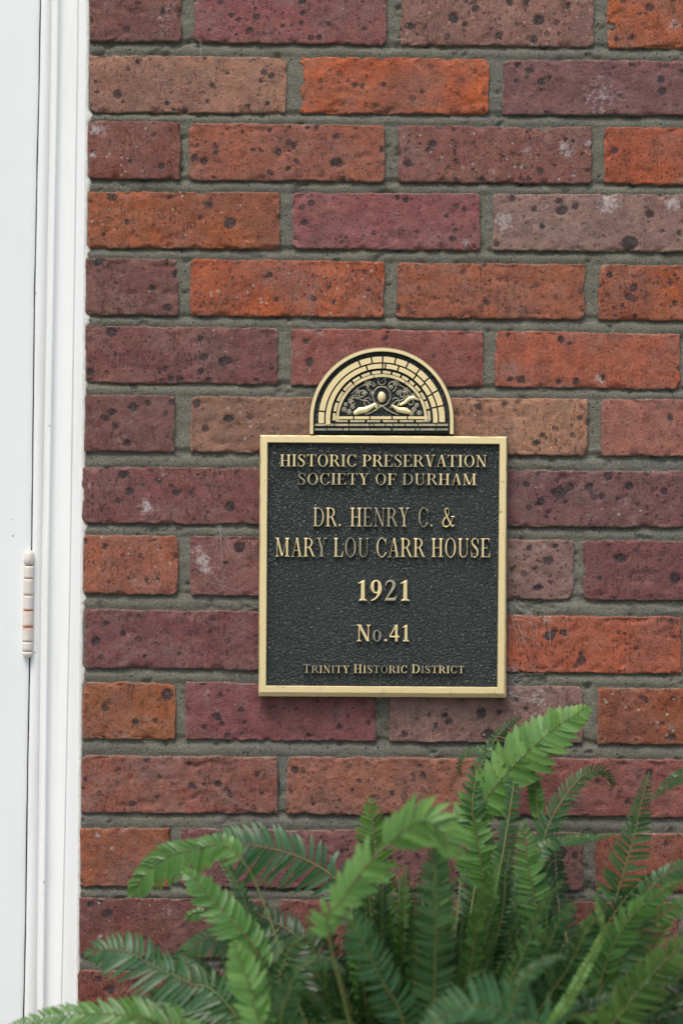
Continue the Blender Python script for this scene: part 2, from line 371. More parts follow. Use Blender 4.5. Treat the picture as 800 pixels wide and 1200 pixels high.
SPOT = [(138,110,6),(162,73,3),(151,81,3),(266,85,3.5),(310,84,4),(318,89,4),(306,95,4),(292,124,3),(313,121,3),(196,121,3.5),(239,108,2.5),(243,119,3),
 (557,10,6),(531,21,6),(631,23,6),(480,31,5.5),(545,28,3.5),(585,42,5),(625,46,5),(597,2,5),(617,4,4),(666,7,4),(293,36,4.5),(271,18,3),(761,9,5),(717,32,5),(740,44,3.5),(722,46,3),
 (416,100,4),(424,101,4),(450,99,3.5),(495,108,3),(402,122,3),(634,96,5.5),(620,83,4.5),(643,91,3),(775,107,6),(774,94,4.5),(605,95,3),(740,76,3),(780,77,3),(606,77,3),(617,91,2.5),
 (189,195,5),(110,178,4),(395,191,6.5),(394,160,4),(326,178,5),(345,171,3.5),(228,185,5),(239,189,4.5),(432,193,3),(447,175,4),(516,148,4),(507,169,5),(477,192,5),(633,201,4),(601,181,3),(587,184,2.5),(720,177,4),
 (269,262,8),(245,240,4.5),(149,261,3.5),(131,231,5.5),(122,275,3),(357,261,4),(535,241,3.5),(530,280,4),(475,234,4),(657,247,7),(655,236,4.5),(625,246,4.5),(737,285,8.5),(761,251,5),(635,266,3.5),(581,286,5),(674,242,4),(600,232,4),(704,242,3),(775,271,3),(795,274,4),
 (115,306,8),(206,322,4.5),(179,337,4),(197,361,5.5),(172,357,3),(135,362,3),(316,322,4),(324,351,4),(385,337,4),(367,324,3),(367,350,5),(569,355,3.5),(466,360,4),(714,323,5),(742,337,5.5),(736,348,5),(785,331,4),(790,355,3),
 (131,389,6.5),(239,419,6),(262,424,6.5),(268,423,5),(235,397,3.5),(235,436,4),(106,436,4),(201,444,4),(211,445,4.5),(187,436,3),(194,432,3),(245,446,4),(300,446,3.5),(363,425,5),(359,400,4),(548,387,4),(550,420,3),(610,445,5.5),(674,447,5),(597,445,4),(654,448,4),(657,398,4.5),(706,443,5),(797,432,4),(595,392,3),
 (157,477,6),(131,483,5.5),(124,490,4),(135,500,4),(149,520,4),(173,473,3.5),(202,472,4),(194,485,3),(120,489,3),(231,473,5),(268,490,6),(241,502,4.5),(293,490,3),(560,477,4),(591,474,3),(627,520,4.5),(679,491,3.5),(635,510,3),(785,490,4.5),
 (146,556,5.5),(186,563,4.5),(152,576,5.5),(207,577,5),(165,597,3),(270,594,6.5),(120,597,3),(712,559,6),(736,570,5.5),(655,577,8),(690,571,5.5),(633,588,5.5),(616,568,3.5),(667,571,5),(777,576,5),(662,588,4),(723,585,3.5),
 (123,641,4.5),(186,680,3),(280,642,6),(265,660,3.5),(630,689,5.5),(642,657,5),(650,640,4),(630,657,2.5),(620,643,3),(726,655,7),(790,678,6.5),(745,645,3),(702,678,3.5),
 (112,751,6),(125,731,4),(145,742,4),(170,770,3),(680,775,5),(643,745,7),(660,742,4.5),(745,760,3),(196,814,8),(124,829,4.5),(159,846,5),(182,845,4),(255,840,5),(239,852,3.5),(267,862,4),(283,832,4),(261,848,3),(432,847,3.5),
 (564,836,6.5),(571,861,7.5),(521,838,4.5),(511,851,4),(474,861,4.5),(525,845,4),(585,835,4.5),(616,831,4),(605,820,3),(660,850,4),(787,863,5),(752,817,3),
 (172,891,4),(224,921,4.5),(256,919,4.5),(156,942,4.5),(302,907,4.5),(270,931,4),(345,902,6),(367,942,3),(420,915,3),(460,930,4),(495,908,5),(485,940,3.5),(760,905,5),(735,940,4),(700,915,3.5),
 (127,1070,7),(107,1060,4),(150,1100,4),(230,1070,5),(215,1085,3),(660,1000,4),(780,990,3),(130,1160,5),(110,1180,3.5),(160,1150,3.5)]
WHITE = [(115,151,11,1),(109,182,5,1),(662,175,11,.9),(577,200,5,.6),(617,176,7,.6),(690,168,6,1),(673,205,5,.8),(545,284,7,.8),(712,238,15,1),(590,258,12,1),(787,238,11,1),(640,240,6,.4),(172,594,9,1.1),(237,657,10,1.1),(240,667,7,1.1),
 (232,645,8,.7),(702,444,7,.9),(706,115,30,.5),(700,100,22,.4),(790,30,12,.6),(118,1098,3,1),(131,994,3,1),(195,994,3,1.2),(134,996,3,1),(115,979,3,1.1),(195,1067,10,.6),(215,1020,6,.5),(740,820,5,.4),(630,815,16,.7),(610,715,12,.7),(600,790,12,.7),(200,18,15,.5),(192,35,10,.5),(640,725,7,.8),(300,415,16,.35),(190,560,20,.3),(650,1020,14,.6),(105,570,8,.4)]
# courses above and below the picture, in the same bond
n_in = len(ROWS)
rr_ = random.Random(11)
PAL = [(118, 68, 66), (128, 74, 74), (150, 104, 84), (172, 72, 38), (112, 64, 62), (146, 84, 62), (134, 100, 92), (158, 74, 48)]
allrows = []
for k in range(-6, n_in + 8):
    if 0 <= k < n_in: r = ROWS[k]; br = list(r[4]); row = [r[0], r[1], r[2], r[3], br]
    else:
        yt = -14 + 79.5 * k if k < 0 else 1138 + 84.5 * (k - n_in + 1)
        row = [yt, yt + 67, yt + 6, yt + 73, []]
        x = 102 if k < 0 else 92
        first = 107 if k % 2 == 0 else 225
        row[4].append((x, x + first, rr_.choice(PAL)))
    while row[4][-1][1] < 1420:
        x = row[4][-1][1] + 15
        row[4].append((x, x + 225, rr_.choice(PAL)))
    row.append(0 <= k < n_in); allrows.append(row)

def build_brick(x0, x1, yl, yr, bl, br_, rgb, k, fine):
    """yl, yr: top edge at left/right end; bl, br_: bottom edge."""
    Wd, Hd = x1 - x0, bl - yl
    if fine:
        e = np.array([0, .6, 1.3, 2.1, 3.2, 4.6, 6.4])
        us = np.concatenate([e, np.linspace(8.8, Wd - 8.8, max(4, int((Wd - 17) / 2.7))), Wd - e[::-1]])
        vs = np.concatenate([e, np.linspace(8.8, Hd - 8.8, max(4, int((Hd - 17) / 2.7))), Hd - e[::-1]])
    else:
        us = np.concatenate([[0, 1.5, 4], np.linspace(9, Wd - 9, 8), Wd - np.array([4, 1.5, 0])])
        vs = np.concatenate([[0, 1.5, 4], np.linspace(9, Hd - 9, 4), Hd - np.array([4, 1.5, 0])])
    U, V = np.meshgrid(us, vs); nx, ny = len(us), len(vs)
    ed = np.minimum(np.minimum(U, Wd - U), np.minimum(V, Hd - V))
    # rounded corners, each its own radius
    U2, V2 = U.copy(), V.copy()
    rg = np.random.RandomState(k * 7 + 3)
    for cx, cy in ((0, 0), (1, 0), (0, 1), (1, 1)):
        rc = rg.choice([1.2, 2.0, 3.0, 4.5, 8.0])
        lu = rc - (Wd - U if cx else U); lv = rc - (Hd - V if cy else V)
        mk = (lu > 0) & (lv > 0)
        h = np.hypot(lu, lv) + 1e-9; s = np.where(mk, np.maximum(lu, lv) / h, 1)
        du = lu * s; dv = lv * s
        U2 = np.where(mk, (Wd - (rc - du)) if cx else rc - du, U2)
        V2 = np.where(mk, (Hd - (rc - dv)) if cy else rc - dv, V2)
    # wandering arrises
    dec = np.exp(-ed / 7.0)
    sx = k * 13.7
    wob = lambda a, b, s: (fbm((a + sx) / 26, (b + sx) / 26, s, 4) - .5)
    U3 = U2 + dec * 4.0 * wob(U2, V2, 5); V3 = V2 + dec * (3.0 * wob(U2, V2, 9) + 2.6 * (fbm((U2 + sx) / 6, (V2 + sx) / 6, 14, 3) - .5))
    # chips bitten out of the edge
    chip = sst(.56, .72, fbm((U2 + sx) / 12, (V2 + sx) / 12, 21, 4)) * np.exp(-ed / 3.2) * rg.uniform(.5, 1.3)
    fu, fv = U3 / Wd, V3 / Hd
    PX = x0 + U3; PY = (yl + (yr - yl) * fu) * (1 - fv) + (bl + (br_ - bl) * fu) * fv
    prot = rg.uniform(-.0004, .0012); tilt = rg.uniform(-.0008, .0008); tl2 = rg.uniform(-.0007, .0007)
    P = W(PX, PY)
    rr = .9 + 2.2 * fbm((PX + sx) / 18, PY / 18, 31, 2)
    q = 1 - np.clip(ed / rr, 0, 1)
    yd = -prot + tilt * (fu - .5) + tl2 * (fv - .5) + .0011 * (1 - np.sqrt(np.clip(1 - q * q, 0, 1)))
    yd = yd + .0034 * chip
    yd = yd - .0014 * (fbm(PX / 34, PY / 22, k + 40, 3) - .5) - .0009 * (fbm(PX / 5, PY / 9, k + 80, 3) - .5)
    yd = yd + .0016 * sst(.62, .78, fbm(PX / 14, PY / 8, k + 120, 3)) * rg.uniform(.2, 1)
    # spots
    sp = np.full(PX.shape, 14.0); wh = np.zeros(PX.shape)
    if fine:
        mine = [s for s in SPOT if x0 - 2 < s[0] < x1 + 2 and yl - 4 < s[1] < bl + 8]
        lot = rg.choice([2, 5, 12, 22])
        for i in range(int(lot * Wd / 225)):
            mine.append((rg.uniform(x0, x1), rg.uniform(yl, bl), 1.2 + 2.0 * rg.rand() ** 2))
        for (a, b_, r_) in mine:
            sp = np.minimum(sp, np.hypot((PX - a) * rg.uniform(.8, 1.15), (PY - b_) * rg.uniform(.85, 1.2)) - r_ * .92)
        for (a, b_, r_, s_) in WHITE:
            wh = np.maximum(wh, s_ * np.exp(-((PX - a) ** 2 + (PY - b_) ** 2) / (r_ * r_) * 1.0))
        yd = yd + .0005 * sst(1.5, -1.5, sp)
    P[..., 1] = yd
    verts = P.reshape(-1, 3); n0 = len(verts)
    faces = [tuple(f) for f in grid_faces(nx, ny, flip=True)]
    loop = [i for i in range(nx)] + [j * nx + nx - 1 for j in range(1, ny)] + [(ny - 1) * nx + i for i in range(nx - 2, -1, -1)] + [j * nx for j in range(ny - 2, 0, -1)]
    lp = verts[loop]; c = verts.mean(0); c[1] = 0
    back = lp.copy(); back[:, 1] = .034
    mid = lp.copy(); mid[:, 1] = lp[:, 1] + .0035
    mid[:, [0, 2]] += (c[[0, 2]] - mid[:, [0, 2]]) * .002
    allv = np.concatenate([verts, mid, back]); L = len(loop)
    for ring in range(2):
        for i in range(L):
            a = loop[i] if ring == 0 else n0 + i; b_ = loop[(i + 1) % L] if ring == 0 else n0 + (i + 1) % L
            cc = n0 + ring * L + i; dd = n0 + ring * L + (i + 1) % L
            faces.append((a, b_, dd, cc))
    ext = lambda arr, v: np.concatenate([arr.ravel(), np.full(2 * L, v)])
    hs = s2l(rgb); lum = .3 * hs[0] + .5 * hs[1] + .2 * hs[2]
    gr = hs[1] / hs[0]; cf = (1.10, 1.07, 1.00) if gr > .40 else (1.10, 1.06, .97) if gr > .29 else (1.07, 1.10, 1.0) if gr > .22 else (.94, 1.24, 1.0)
    hs = tuple((q_ * .90 + lum * .10) * e_ for q_, e_ in zip(hs, cf))
    # mesh stored about the brick's own centre
    mesh_obj('brick', allv, faces, M_BRICK, wall, True,
             {'edge': ext(ed + 2 * (1 - chip) * 0, 0.0), 'spot': ext(sp, 14.0), 'white': ext(wh, 0.0), 'side': np.concatenate([np.zeros(n0), np.ones(2 * L)])},
             origin=c, color=hs)

kk = 0
for (yt0, yb0, yt1, yb1, bricks, inpic) in allrows:
    for bi, bk in enumerate(bricks):
        x0, x1, rgb = bk[:3]; kk += 1
        f0, f1 = (x0 - 100) / 700, (x1 - 100) / 700
        jt = rr_.uniform(-.8, .8)
        build_brick(x0, x1, yt0 + (yt1 - yt0) * f0 + jt, yt0 + (yt1 - yt0) * f1 + jt * .4, yb0 + (yb1 - yb0) * f0 + jt * .5, yb0 + (yb1 - yb0) * f1, rgb, kk, inpic and x0 < 830)

# mortar bed: one relief sheet behind the brick faces
mx = np.concatenate([np.arange(84, 840, 3.0), np.arange(840, 1500, 12.0)])
mys = np.concatenate([np.arange(allrows[0][0] - 10, -30, 8.0), np.arange(-30, 1215, 2.2), np.arange(1215, allrows[-1][1] + 14, 8.0)])
MX, MY = np.meshgrid(mx, mys)
MX = np.maximum(MX, np.interp(MY, [-480, 0, 1200, 1900], [111, 105, 92.5, 85]) - 1.5 + np.arange(len(mx))[None, :] * .02)
dep = np.full(MX.shape, .0026)
for a, b_ in zip(allrows[:-1], allrows[1:]):
    f = (MX - 100) / 700
    yb = a[1] + (a[3] - a[1]) * f; yt = b_[0] + (b_[2] - b_[0]) * f
    t = (MY - yb) / (yt - yb); mk = (t > -.25) & (t < 1.25); t = np.clip(t, 0, 1)
    d = .0046 - .0030 * sst(0.0, .50, t) + .0012 * sst(.75, 1, t)
    dep = np.where(mk, d, dep)
dep = dep + .0026 * (fbm(MX / 40, MY / 14, 3, 3) - .5) + .0012 * (fbm(MX / 8, MY / 8, 8, 3) - .5)
hole = sst(.70, .80, fbm(MX / 13, MY / 9, 77, 3)); dep = dep + .0025 * hole
P = W(MX, MY); P[..., 1] = dep
mesh_obj('mortar', P.reshape(-1, 3), grid_faces(len(mx), len(mys), flip=True), M_MORTAR, wall, origin=W(450, 600))

# ------------------------------------------------------------------ door, frame, caulk
YS = np.concatenate([np.arange(-480, 0, 30.0), np.arange(0, 1215, 8.0), np.arange(1215, 1885, 30.0)])
def crack(y): return np.interp(y, [-480, 0, 100, 200, 350, 700, 900, 1100, 1200, 1900], [52, 48, 46.3, 44, 41, 37, 33, 30.3, 28, 18])
def xedge(y): return np.interp(y, [-480, 0, 1200, 1900], [111, 105, 92.5, 85])
def strip(name, cols, mat, parent, back=None, smooth=True):
    """cols: list of (x-function(y), depth-function(y) or number) swept down the wall"""
    V = []
    for y in YS:
        xs = np.array([c[0](y) for c in cols], float); ds = np.array([c[1](y) if callable(c[1]) else c[1] for c in cols], float)
        V.append(W(xs, np.full(len(cols), y), ds))
    V = np.array(V); return mesh_obj(name, V.reshape(-1, 3), grid_faces(len(cols), len(YS), flip=True), mat, parent, smooth)
door = empty('door', W(-450, 1890, .02), 'white painted door closed at the left edge, with a rusty hinge', 'door')
frame = empty('door_frame', W(70, 1890, .02), 'white moulded door frame between the door crack and the brick wall', 'door frame')
wb = lambda s, a, y: a * (vn(y / 37.0, s * 3.1, 5) - .5)
# door leaf: stile with a rounded edge at the crack
DF = .0125
strip('door_leaf', [(lambda y: -1000 + 0 * y, .045), (lambda y: -1000 + 0 * y, DF), (lambda y: -420 + 0 * y, DF), (lambda y: -60 + 0 * y, DF), (lambda y: crack(y) - 6, DF),
                    (lambda y: crack(y) - 2.2, DF + .0002), (lambda y: crack(y) - 1.0 + wb(1, .6, y), DF + .0008), (lambda y: crack(y) - .7 + wb(1, .6, y), DF + .003), (lambda y: crack(y) - 1.0, .05)], M_DOOR, door)
pc = lambda a, b_, c_: (lambda y: np.interp(y, [-480, 0, 90, 700, 1200, 1900], [a + 6, a + 1, a, b_, c_, c_ - 9]))
prof = [(lambda y: crack(y) + .5, .05), (lambda y: crack(y) + .5, .0150), (lambda y: crack(y) + .8 + wb(2, .7, y), .0126), (lambda y: crack(y) + 2.4, .0120),
        (pc(59.5, 48.5, 43), .0120), (pc(60.6, 50, 44.5), .0122), (pc(61.4, 51, 45.5), .0130), (pc(62.2, 51.6, 46.3), .0122), (pc(63, 52.4, 47), .0080), (pc(64.4, 53.6, 48.2), .0062), (pc(66.3, 55.4, 50), .0058), (pc(67.8, 57, 51.5), .0064),
        (pc(68.8, 58, 52.5), .0078), (pc(71, 60.5, 54.5), .0096), (pc(75, 65, 58.5), .0100), (pc(80, 71, 63), .0092), (pc(85, 76.5, 67), .0072), (pc(89, 80.5, 70.2), .0048), (pc(90.4, 81.6, 71.4), .0040),
        (pc(91.0, 82.1, 71.9), .0060), (pc(91.8, 82.8, 72.6), .0060), (pc(92.6, 83.4, 73.3), .0034), (pc(94, 85, 75), .0030), (lambda y: xedge(y) - 5, .0030), (lambda y: xedge(y) + 1.5, .0034), (lambda y: xedge(y) + 1.6, .05)]
strip('moulding', prof[4:], M_PAINT, frame)
strip('jamb', prof[:4] + [(pc(59.4, 48.4, 42.9), .0119), (pc(60, 49, 43.5), .04)], M_PAINT, frame)
# added near-black strip deep inside the crack, its colour standing in for shade
strip('gap_shade', [(lambda y: crack(y) - 4, .046), (lambda y: crack(y) + 4, .046)], M_DARKGAP, frame)
# caulk: runs down the brick edge and bulges out over each mortar joint
def joint_w(y):
    best = 0.0
    for a, b_ in zip(allrows[:-1], allrows[1:]):
        t = (y - a[1]) / (b_[0] - a[1])
        if -.1 < t < 1.1: best = max(best, math.sqrt(max(0, 1 - ((t - .5) / .6) ** 2)) * sst(.35, .6, vn(a[1] * .37, 2.2, 3)) * (.5 + .5 * vn(y / 4.0, 1.0, 8)))
    return max(best, 0)
YS_keep = YS; YS = np.arange(-480, 1885, 2.5)
cr = lambda o, d: (lambda y: xedge(y) + o + (joint_w(y) * (2.5 + 6 * fbm(y / 60, 3.3, 12, 3)) + 1.6 * (fbm(y / 9, 7.7, 4, 3) - .5)) * d)
strip('caulk_bead', [(lambda y: xedge(y) - 4.5 + 1.5 * fbm(y / 15, 1.1, 6, 3), .0040), (lambda y: xedge(y) - 3.5, lambda y: .0022 - .0008 * fbm(y / 14, 2.2, 3, 2)), (cr(-1.5, .3), lambda y: .0012 - .0012 * fbm(y / 20, 9.2, 3, 3)),
                     (cr(.3, .6), lambda y: .0015 + .0006 * fbm(y / 10, 5.2, 3, 2)), (cr(1.2, .9), .0030), (cr(1.6, 1), .0058), (cr(1.6, 1), .02)], M_CAULK, frame)
YS = YS_keep
# the door's other edge and the frame on that side, out of the picture
o = mesh_obj('jamb', *box(W(-1080, 600)[0], W(-1003, 600)[0], .004, .06, 0.0, 1.56), M_PAINT, frame, False)
o = mesh_obj('threshold', *box(W(-1080, 600)[0], W(60, 600)[0], -.12, .045, 0.001, .03, .004), M_STONE, door, False)

# hinge: five knuckles, pin with rounded ends, rust in the joints
hx, hd, hr = 34.3, .0095, 5.9 * K
def lathe(name, prof_, cx, cy_depth, mat, parent, seg=24, tilt=0.0, label=None):
    V, A = [], []
    for (pyy, r, ru) in prof_:
        c = W(cx(pyy), pyy, cy_depth)
        for i in range(seg):
            a = 2 * math.pi * i / seg; V.append((c[0] + r * math.cos(a), c[1] + r * math.sin(a), c[2])); A.append(ru)
    n = len(prof_); F = []
    for j in range(n - 1):
        for i in range(seg):
            F.append((j * seg + i, j * seg + (i + 1) % seg, (j + 1) * seg + (i + 1) % seg, (j + 1) * seg + i)[::-1])
    F.append(tuple(range(seg))); F.append(tuple((n - 1) * seg + i for i in range(seg))[::-1])
    return mesh_obj(name, V, [f[::-1] for f in F], mat, parent, True, {'rust': A})
hcx = lambda y: np.interp(y, [645, 770], [34.6, 32.4])
# leaf of the hinge as the part that carries the knuckles
hv = W(np.array([26, 43, 43, 26]), np.array([655, 655, 764, 764]), DF - .0012)
hb = np.concatenate([hv, hv + np.array([0, .0022, 0])])
hinge = mesh_obj('hinge', hb, [(3, 2, 1, 0), (0, 1, 5, 4), (1, 2, 6, 5), (2, 3, 7, 6), (3, 0, 4, 7)], M_PAINT, door, False)
hinge['label'] = 'paint-covered butt hinge with rusty joints'
def kn(y0, y1, r0, r1, ru0, ru1, name='knuckle'):
    e = .9
    lathe(name, [(y0 + .25, hr * .55 * r0, 1), (y0 + .3, hr * .88 * r0, ru0 + .3), (y0 + e, hr * r0, ru0), (y0 + 3, hr * r0 * 1.01, ru0 * .4), ((y0 + y1) / 2, hr * (r0 + r1) / 2, .18 * (ru0 + ru1)), (y1 - 3, hr * r1, ru1 * .4), (y1 - e, hr * r1, ru1), (y1 - .3, hr * .88 * r1, ru1 + .3), (y1 - .25, hr * .55 * r1, 1)], hcx, hd, M_HINGE, hinge)
ks = [(663, 678, 1, 1, .1, .25), (678, 697.5, 1, 1, .25, .3), (697.5, 715.5, 1, 1.0, .35, .7), (715.5, 735, 1, 1.02, .8, 1.1), (735, 752, 1.03, 1.05, 1.0, .2), (752, 763, 1.05, 1.04, .15, .1)]
for a in ks: kn(*a)
lathe('pin', [(644.5, hr * .15, .1), (645.2, hr * .5, .1), (647, hr * .82, .1), (650, hr * .97, .1), (655, hr * 1.0, .05), (660.5, hr * .98, .1), (661.4, hr * .8, .4), (661.8, hr * .5, 1), (668, hr * .45, 1)], hcx, hd, M_HINGE, hinge)
lathe('pin', [(761, hr * .5, .3), (763.5, hr * .6, .3), (764, hr * 1.03, .2), (767, hr * 1.0, .1), (770, hr * .7, .1), (771.5, hr * .2, .1)], hcx, hd, M_HINGE, hinge)

# ------------------------------------------------------------------ the plaque
YF, YR = -.0125, -.0158           # recessed field, raised rim
plq = empty('bronze_plaque', W(447, 816, -.004), 'bronze plaque with dark field and arched crest, mounted on the brick wall', 'plaque')
def smooth_poly_obj(name, pts, y0, y1, bev, mat, parent, tarnish=0.0, holes=None, label=None, smooth=False):
    """outline in photo pixels on plane y0, raised to y1 with a bevelled edge"""
    bm = bmesh.new()
    vs_ = [bm.verts.new(WV(a, b_, y1)) for a, b_ in pts]
    f = bm.faces.new(vs_)
    f.normal_update()
    if f.normal.y > 0: f.normal_flip()
    if bev:
        r = bmesh.ops.inset_region(bm, faces=[f], thickness=bev, depth=0)
        outer = [v for v in bm.verts if v not in set(f.verts)]
    else: outer = list(f.verts)
    for v in outer: v.co.y += bev * .8
    be = [e for e in bm.edges if len(e.link_faces) == 1]
    r = bmesh.ops.extrude_edge_only(bm, edges=be)
    for v in [g_ for g_ in r['geom'] if isinstance(g_, bmesh.types.BMVert)]: v.co.y = y0
    bmesh.ops.recalc_face_normals(bm, faces=bm.faces[:])
    bm.verts.index_update(); V = [v.co[:] for v in bm.verts]; F = [[v.index for v in q.verts] for q in bm.faces]; bm.free()
    # make sure the front looks at the viewer
    o = mesh_obj(name, V, F, mat, parent, smooth, origin=W(447, 600, y1), color=(tarnish, 0, 0))
    return o
# body of the casting (dark field) – rectangle with a sheet of fine triangles is not needed, relief is in the material
def L4(a, b_, t): return a[0] + (b_[0] - a[0]) * t, a[1] + (b_[1] - a[1]) * t
TLc, TRc, BRc, BLc = (304.3, 509.3), (594.3, 511.2), (591.6, 814.6), (302.6, 812.8)
def rectpts(d, n=24, wob_=0.0, seed=0, flare=0.0):
    c = [(TLc[0] + d, TLc[1] + d), (TRc[0] - d, TRc[1] + d), (BRc[0] - d + flare * .4, BRc[1] - d + flare), (BLc[0] + d, BLc[1] - d + flare)]
    out = []
    for k in range(4):
        for i in range(n):
            x, y = L4(c[k], c[(k + 1) % 4], i / n)
            if wob_:
                q = wob_ * (fbm(x / 9 + seed, y / 9, 50 + seed, 3) - .5)
                x += q if k in (1, 3) else 0; y += q if k in (0, 2) else 0
            out.append((x, y))
    return out
def sheet(name, pts, y, mat, parent):
    return mesh_obj(name, W(np.array([p[0] for p in pts]), np.array([p[1] for p in pts]), y), [tuple(range(len(pts)))[::-1]], mat, parent, False)
field = smooth_poly_obj('field', rectpts(6.5, 1), -.003, YF, 0, M_PATINA, plq)
# rim: ring of cross-section points swept round the rectangle
def ring(name, prof_, tarn, n=40):
    V = []
    for d, y, wv in prof_:
        pts = rectpts(d, n, wv, int(d * 10), 3.0 if y > -.013 and d < 1 else .8 if d < 1 else 0); V.append(W(np.array([p[0] for p in pts]), np.array([p[1] for p in pts]), y))
    m_ = len(V[0]); F = []
    for j in range(len(V) - 1):
        for i in range(m_): F.append((j * m_ + i, (j + 1) * m_ + i, (j + 1) * m_ + (i + 1) % m_, j * m_ + (i + 1) % m_))
    return mesh_obj(name, np.concatenate(V), F, M_BRONZE, plq, False, color=(tarn, 0, 0), origin=W(447, 660, YR))
ring('rim', [(.6, -.002, 0), (.2, -.006, .8), (0, -.0128, .7), (.6, -.0146, .6), (1.9, YR, .5), (8.6, YR, .15), (9.3, YR + .0006, .15), (9.6, YF + .0001, .1)], .12)

# raised crest
CX, CY = 447.0, 491.8
def arc(r, a0, a1, n, sx=1.0): return [(CX + r * sx * math.cos(a0 + (a1 - a0) * i / n), CY - r * math.sin(a0 + (a1 - a0) * i / n)) for i in range(n + 1)]
crest = smooth_poly_obj('crest', [(CX + 80.5, 508.2)] + arc(80.5, 0, math.pi, 48) + [(CX - 80.5, 507.7)], -.003, YF, 0, M_PATINA, plq)
crest['label'] = 'arched fanlight crest of little brick courses above the lettering'
def arch_band(name, r0, r1, yb_, tarn, parent, y1=YR, bev=.0004):
    pts = [(CX + r1, yb_)] + arc(r1, 0, math.pi, 56) + [(CX - r1, yb_)] + [(CX - r0, yb_)] + arc(r0, math.pi, 0, 56) + [(CX + r0, yb_)]
    V = []; n = len(pts) // 2
    # quad strip instead of one ngon
    out = pts[:n]; inn = pts[n:][::-1]
    A = lambda p, y: W(np.array([q[0] for q in p]), np.array([q[1] for q in p]), y)
    def off(p, d):
        res = []
        for (x, y) in p:
            if y >= CY: res.append((x + (-d if x > CX else d), y))
            else:
                r = math.hypot(x - CX, y - CY); res.append((CX + (x - CX) * (r - d) / r, CY + (y - CY) * (r - d) / r))
        return res
    rows_ = [A(out, -.003), A(off(out, .1), y1 + .0016), A(off(out, .9), y1), A(off(inn, -.6), y1), A(inn, y1 + .0005), A(inn, YF)]
    F = []
    for j in range(len(rows_) - 1):
        for i in range(n - 1): F.append((j * n + i, (j + 1) * n + i, (j + 1) * n + i + 1, j * n + i + 1)[::-1])
    return mesh_obj(name, np.concatenate(rows_), F, M_BRONZE, parent, False, color=(tarn, 0, 0), origin=W(447, 450, y1))
arch_band('arch_rim', 79.8, 84.8, 508.6, .22, crest)
def block(r0, r1, a0, a1, tarn, name='arch_block', y1=YR + .0004, bot=None):
    n = max(2, int(abs(a1 - a0) / .08))
    pts = arc(r1, a0, a1, n) + arc(r0, a1, a0, n)
    if bot is not None:
        pts = pts if bot > 0 else pts
    smooth_poly_obj(name, pts, YF + .0004, y1, .00022, M_BRONZE, crest, tarn)
rg = random.Random(7)
# outer course: the right half is cut into short blocks, the left carries one long sweep
def course(r0, r1, cuts, gap, tarn):
    for a, b_ in zip(cuts[:-1], cuts[1:]):
        block(r0, r1, R(a) + gap / r1, R(b_) - gap / r1, tarn + rg.uniform(-.05, .10))
course(67.4, 74.0, [-3, 13, 27.5, 41.5, 53, 65, 77, 89, 99.5, 111.5, 172, 184], .95, .03)
course(60.3, 65.6, [-4, 13, 27, 40, 52, 72, 86, 89, 106, 186], .95, .05)
course(54.2, 57.4, [-2, 12, 24, 36, 46, 55, 66, 78, 90, 103, 116, 128, 143, 158, 171, 182], 1.2, .42)
course(50.2, 53.4, [-2, 30, 58, 100, 128, 182], .4, .42)
def bar(x0, x1, y0, y1_, tarn, h=YR + .0008, name='course_block'):
    smooth_poly_obj(name, [(x0, y0), (x0, y1_), (x1, y1_), (x1, y0)], YF + .0004, h, .0002, M_BRONZE, crest, tarn)
for a, b_ in zip([392, 415, 434, 460, 478, 499], [414, 433, 459, 477, 498, 503]): bar(a, b_ - .6, 487.9, 491.1, .22 + rg.uniform(-.1, .1))
for a, b_ in zip([393, 410, 430, 448, 468, 487], [409, 429, 447, 467, 486, 505]): bar(a, b_ - 1.5, 492.2, 494.6, .55)
xs_ = [369, 383, 392, 409, 433, 439, 452, 461, 475, 490, 512, 525.6]
for a, b_ in zip(xs_[:-1], xs_[1:]): bar(a, b_ - 1.1, 496.6, 499.2, .62)
xs_ = [369, 383.5, 402, 409.5, 434, 459, 460, 487, 493, 511, 525.6]
for a, b_ in zip(xs_[:-1], xs_[1:]):
    if b_ - a > 2: bar(a, b_ - 1.1, 501.9, 504.4, .66)

# ---- signed-distance glyphs: letters and the leafy relief are cut from these
def sd_poly(X, Y, pts):
    pts = np.array(pts, float); n = len(pts)
    d = np.full(X.shape, 1e9); ins = np.zeros(X.shape, bool)
    for i in range(n):
        x1, y1 = pts[i]; x2, y2 = pts[(i + 1) % n]
        ex, ey = x2 - x1, y2 - y1
        t = np.clip(((X - x1) * ex + (Y - y1) * ey) / (ex * ex + ey * ey + 1e-12), 0, 1)
        d = np.minimum(d, np.hypot(X - x1 - ex * t, Y - y1 - ey * t))
        c = ((y1 > Y) != (y2 > Y)); 
        with np.errstate(divide='ignore', invalid='ignore'): xi = (x2 - x1) * (Y - y1) / (y2 - y1 + 1e-15) + x1
        ins ^= c & (X < xi)
    return np.where(ins, -d, d)
def sd_stroke(X, Y, P_):
    """P_: (x, y, r) points joined by round tapered strokes"""
    d = np.full(X.shape, 1e9)
    for (x1, y1, r1), (x2, y2, r2) in zip(P_[:-1], P_[1:]):
        ex, ey = x2 - x1, y2 - y1
        t = np.clip(((X - x1) * ex + (Y - y1) * ey) / (ex * ex + ey * ey + 1e-12), 0, 1)
        d = np.minimum(d, np.hypot(X - x1 - ex * t, Y - y1 - ey * t) - (r1 + (r2 - r1) * t))
    return d
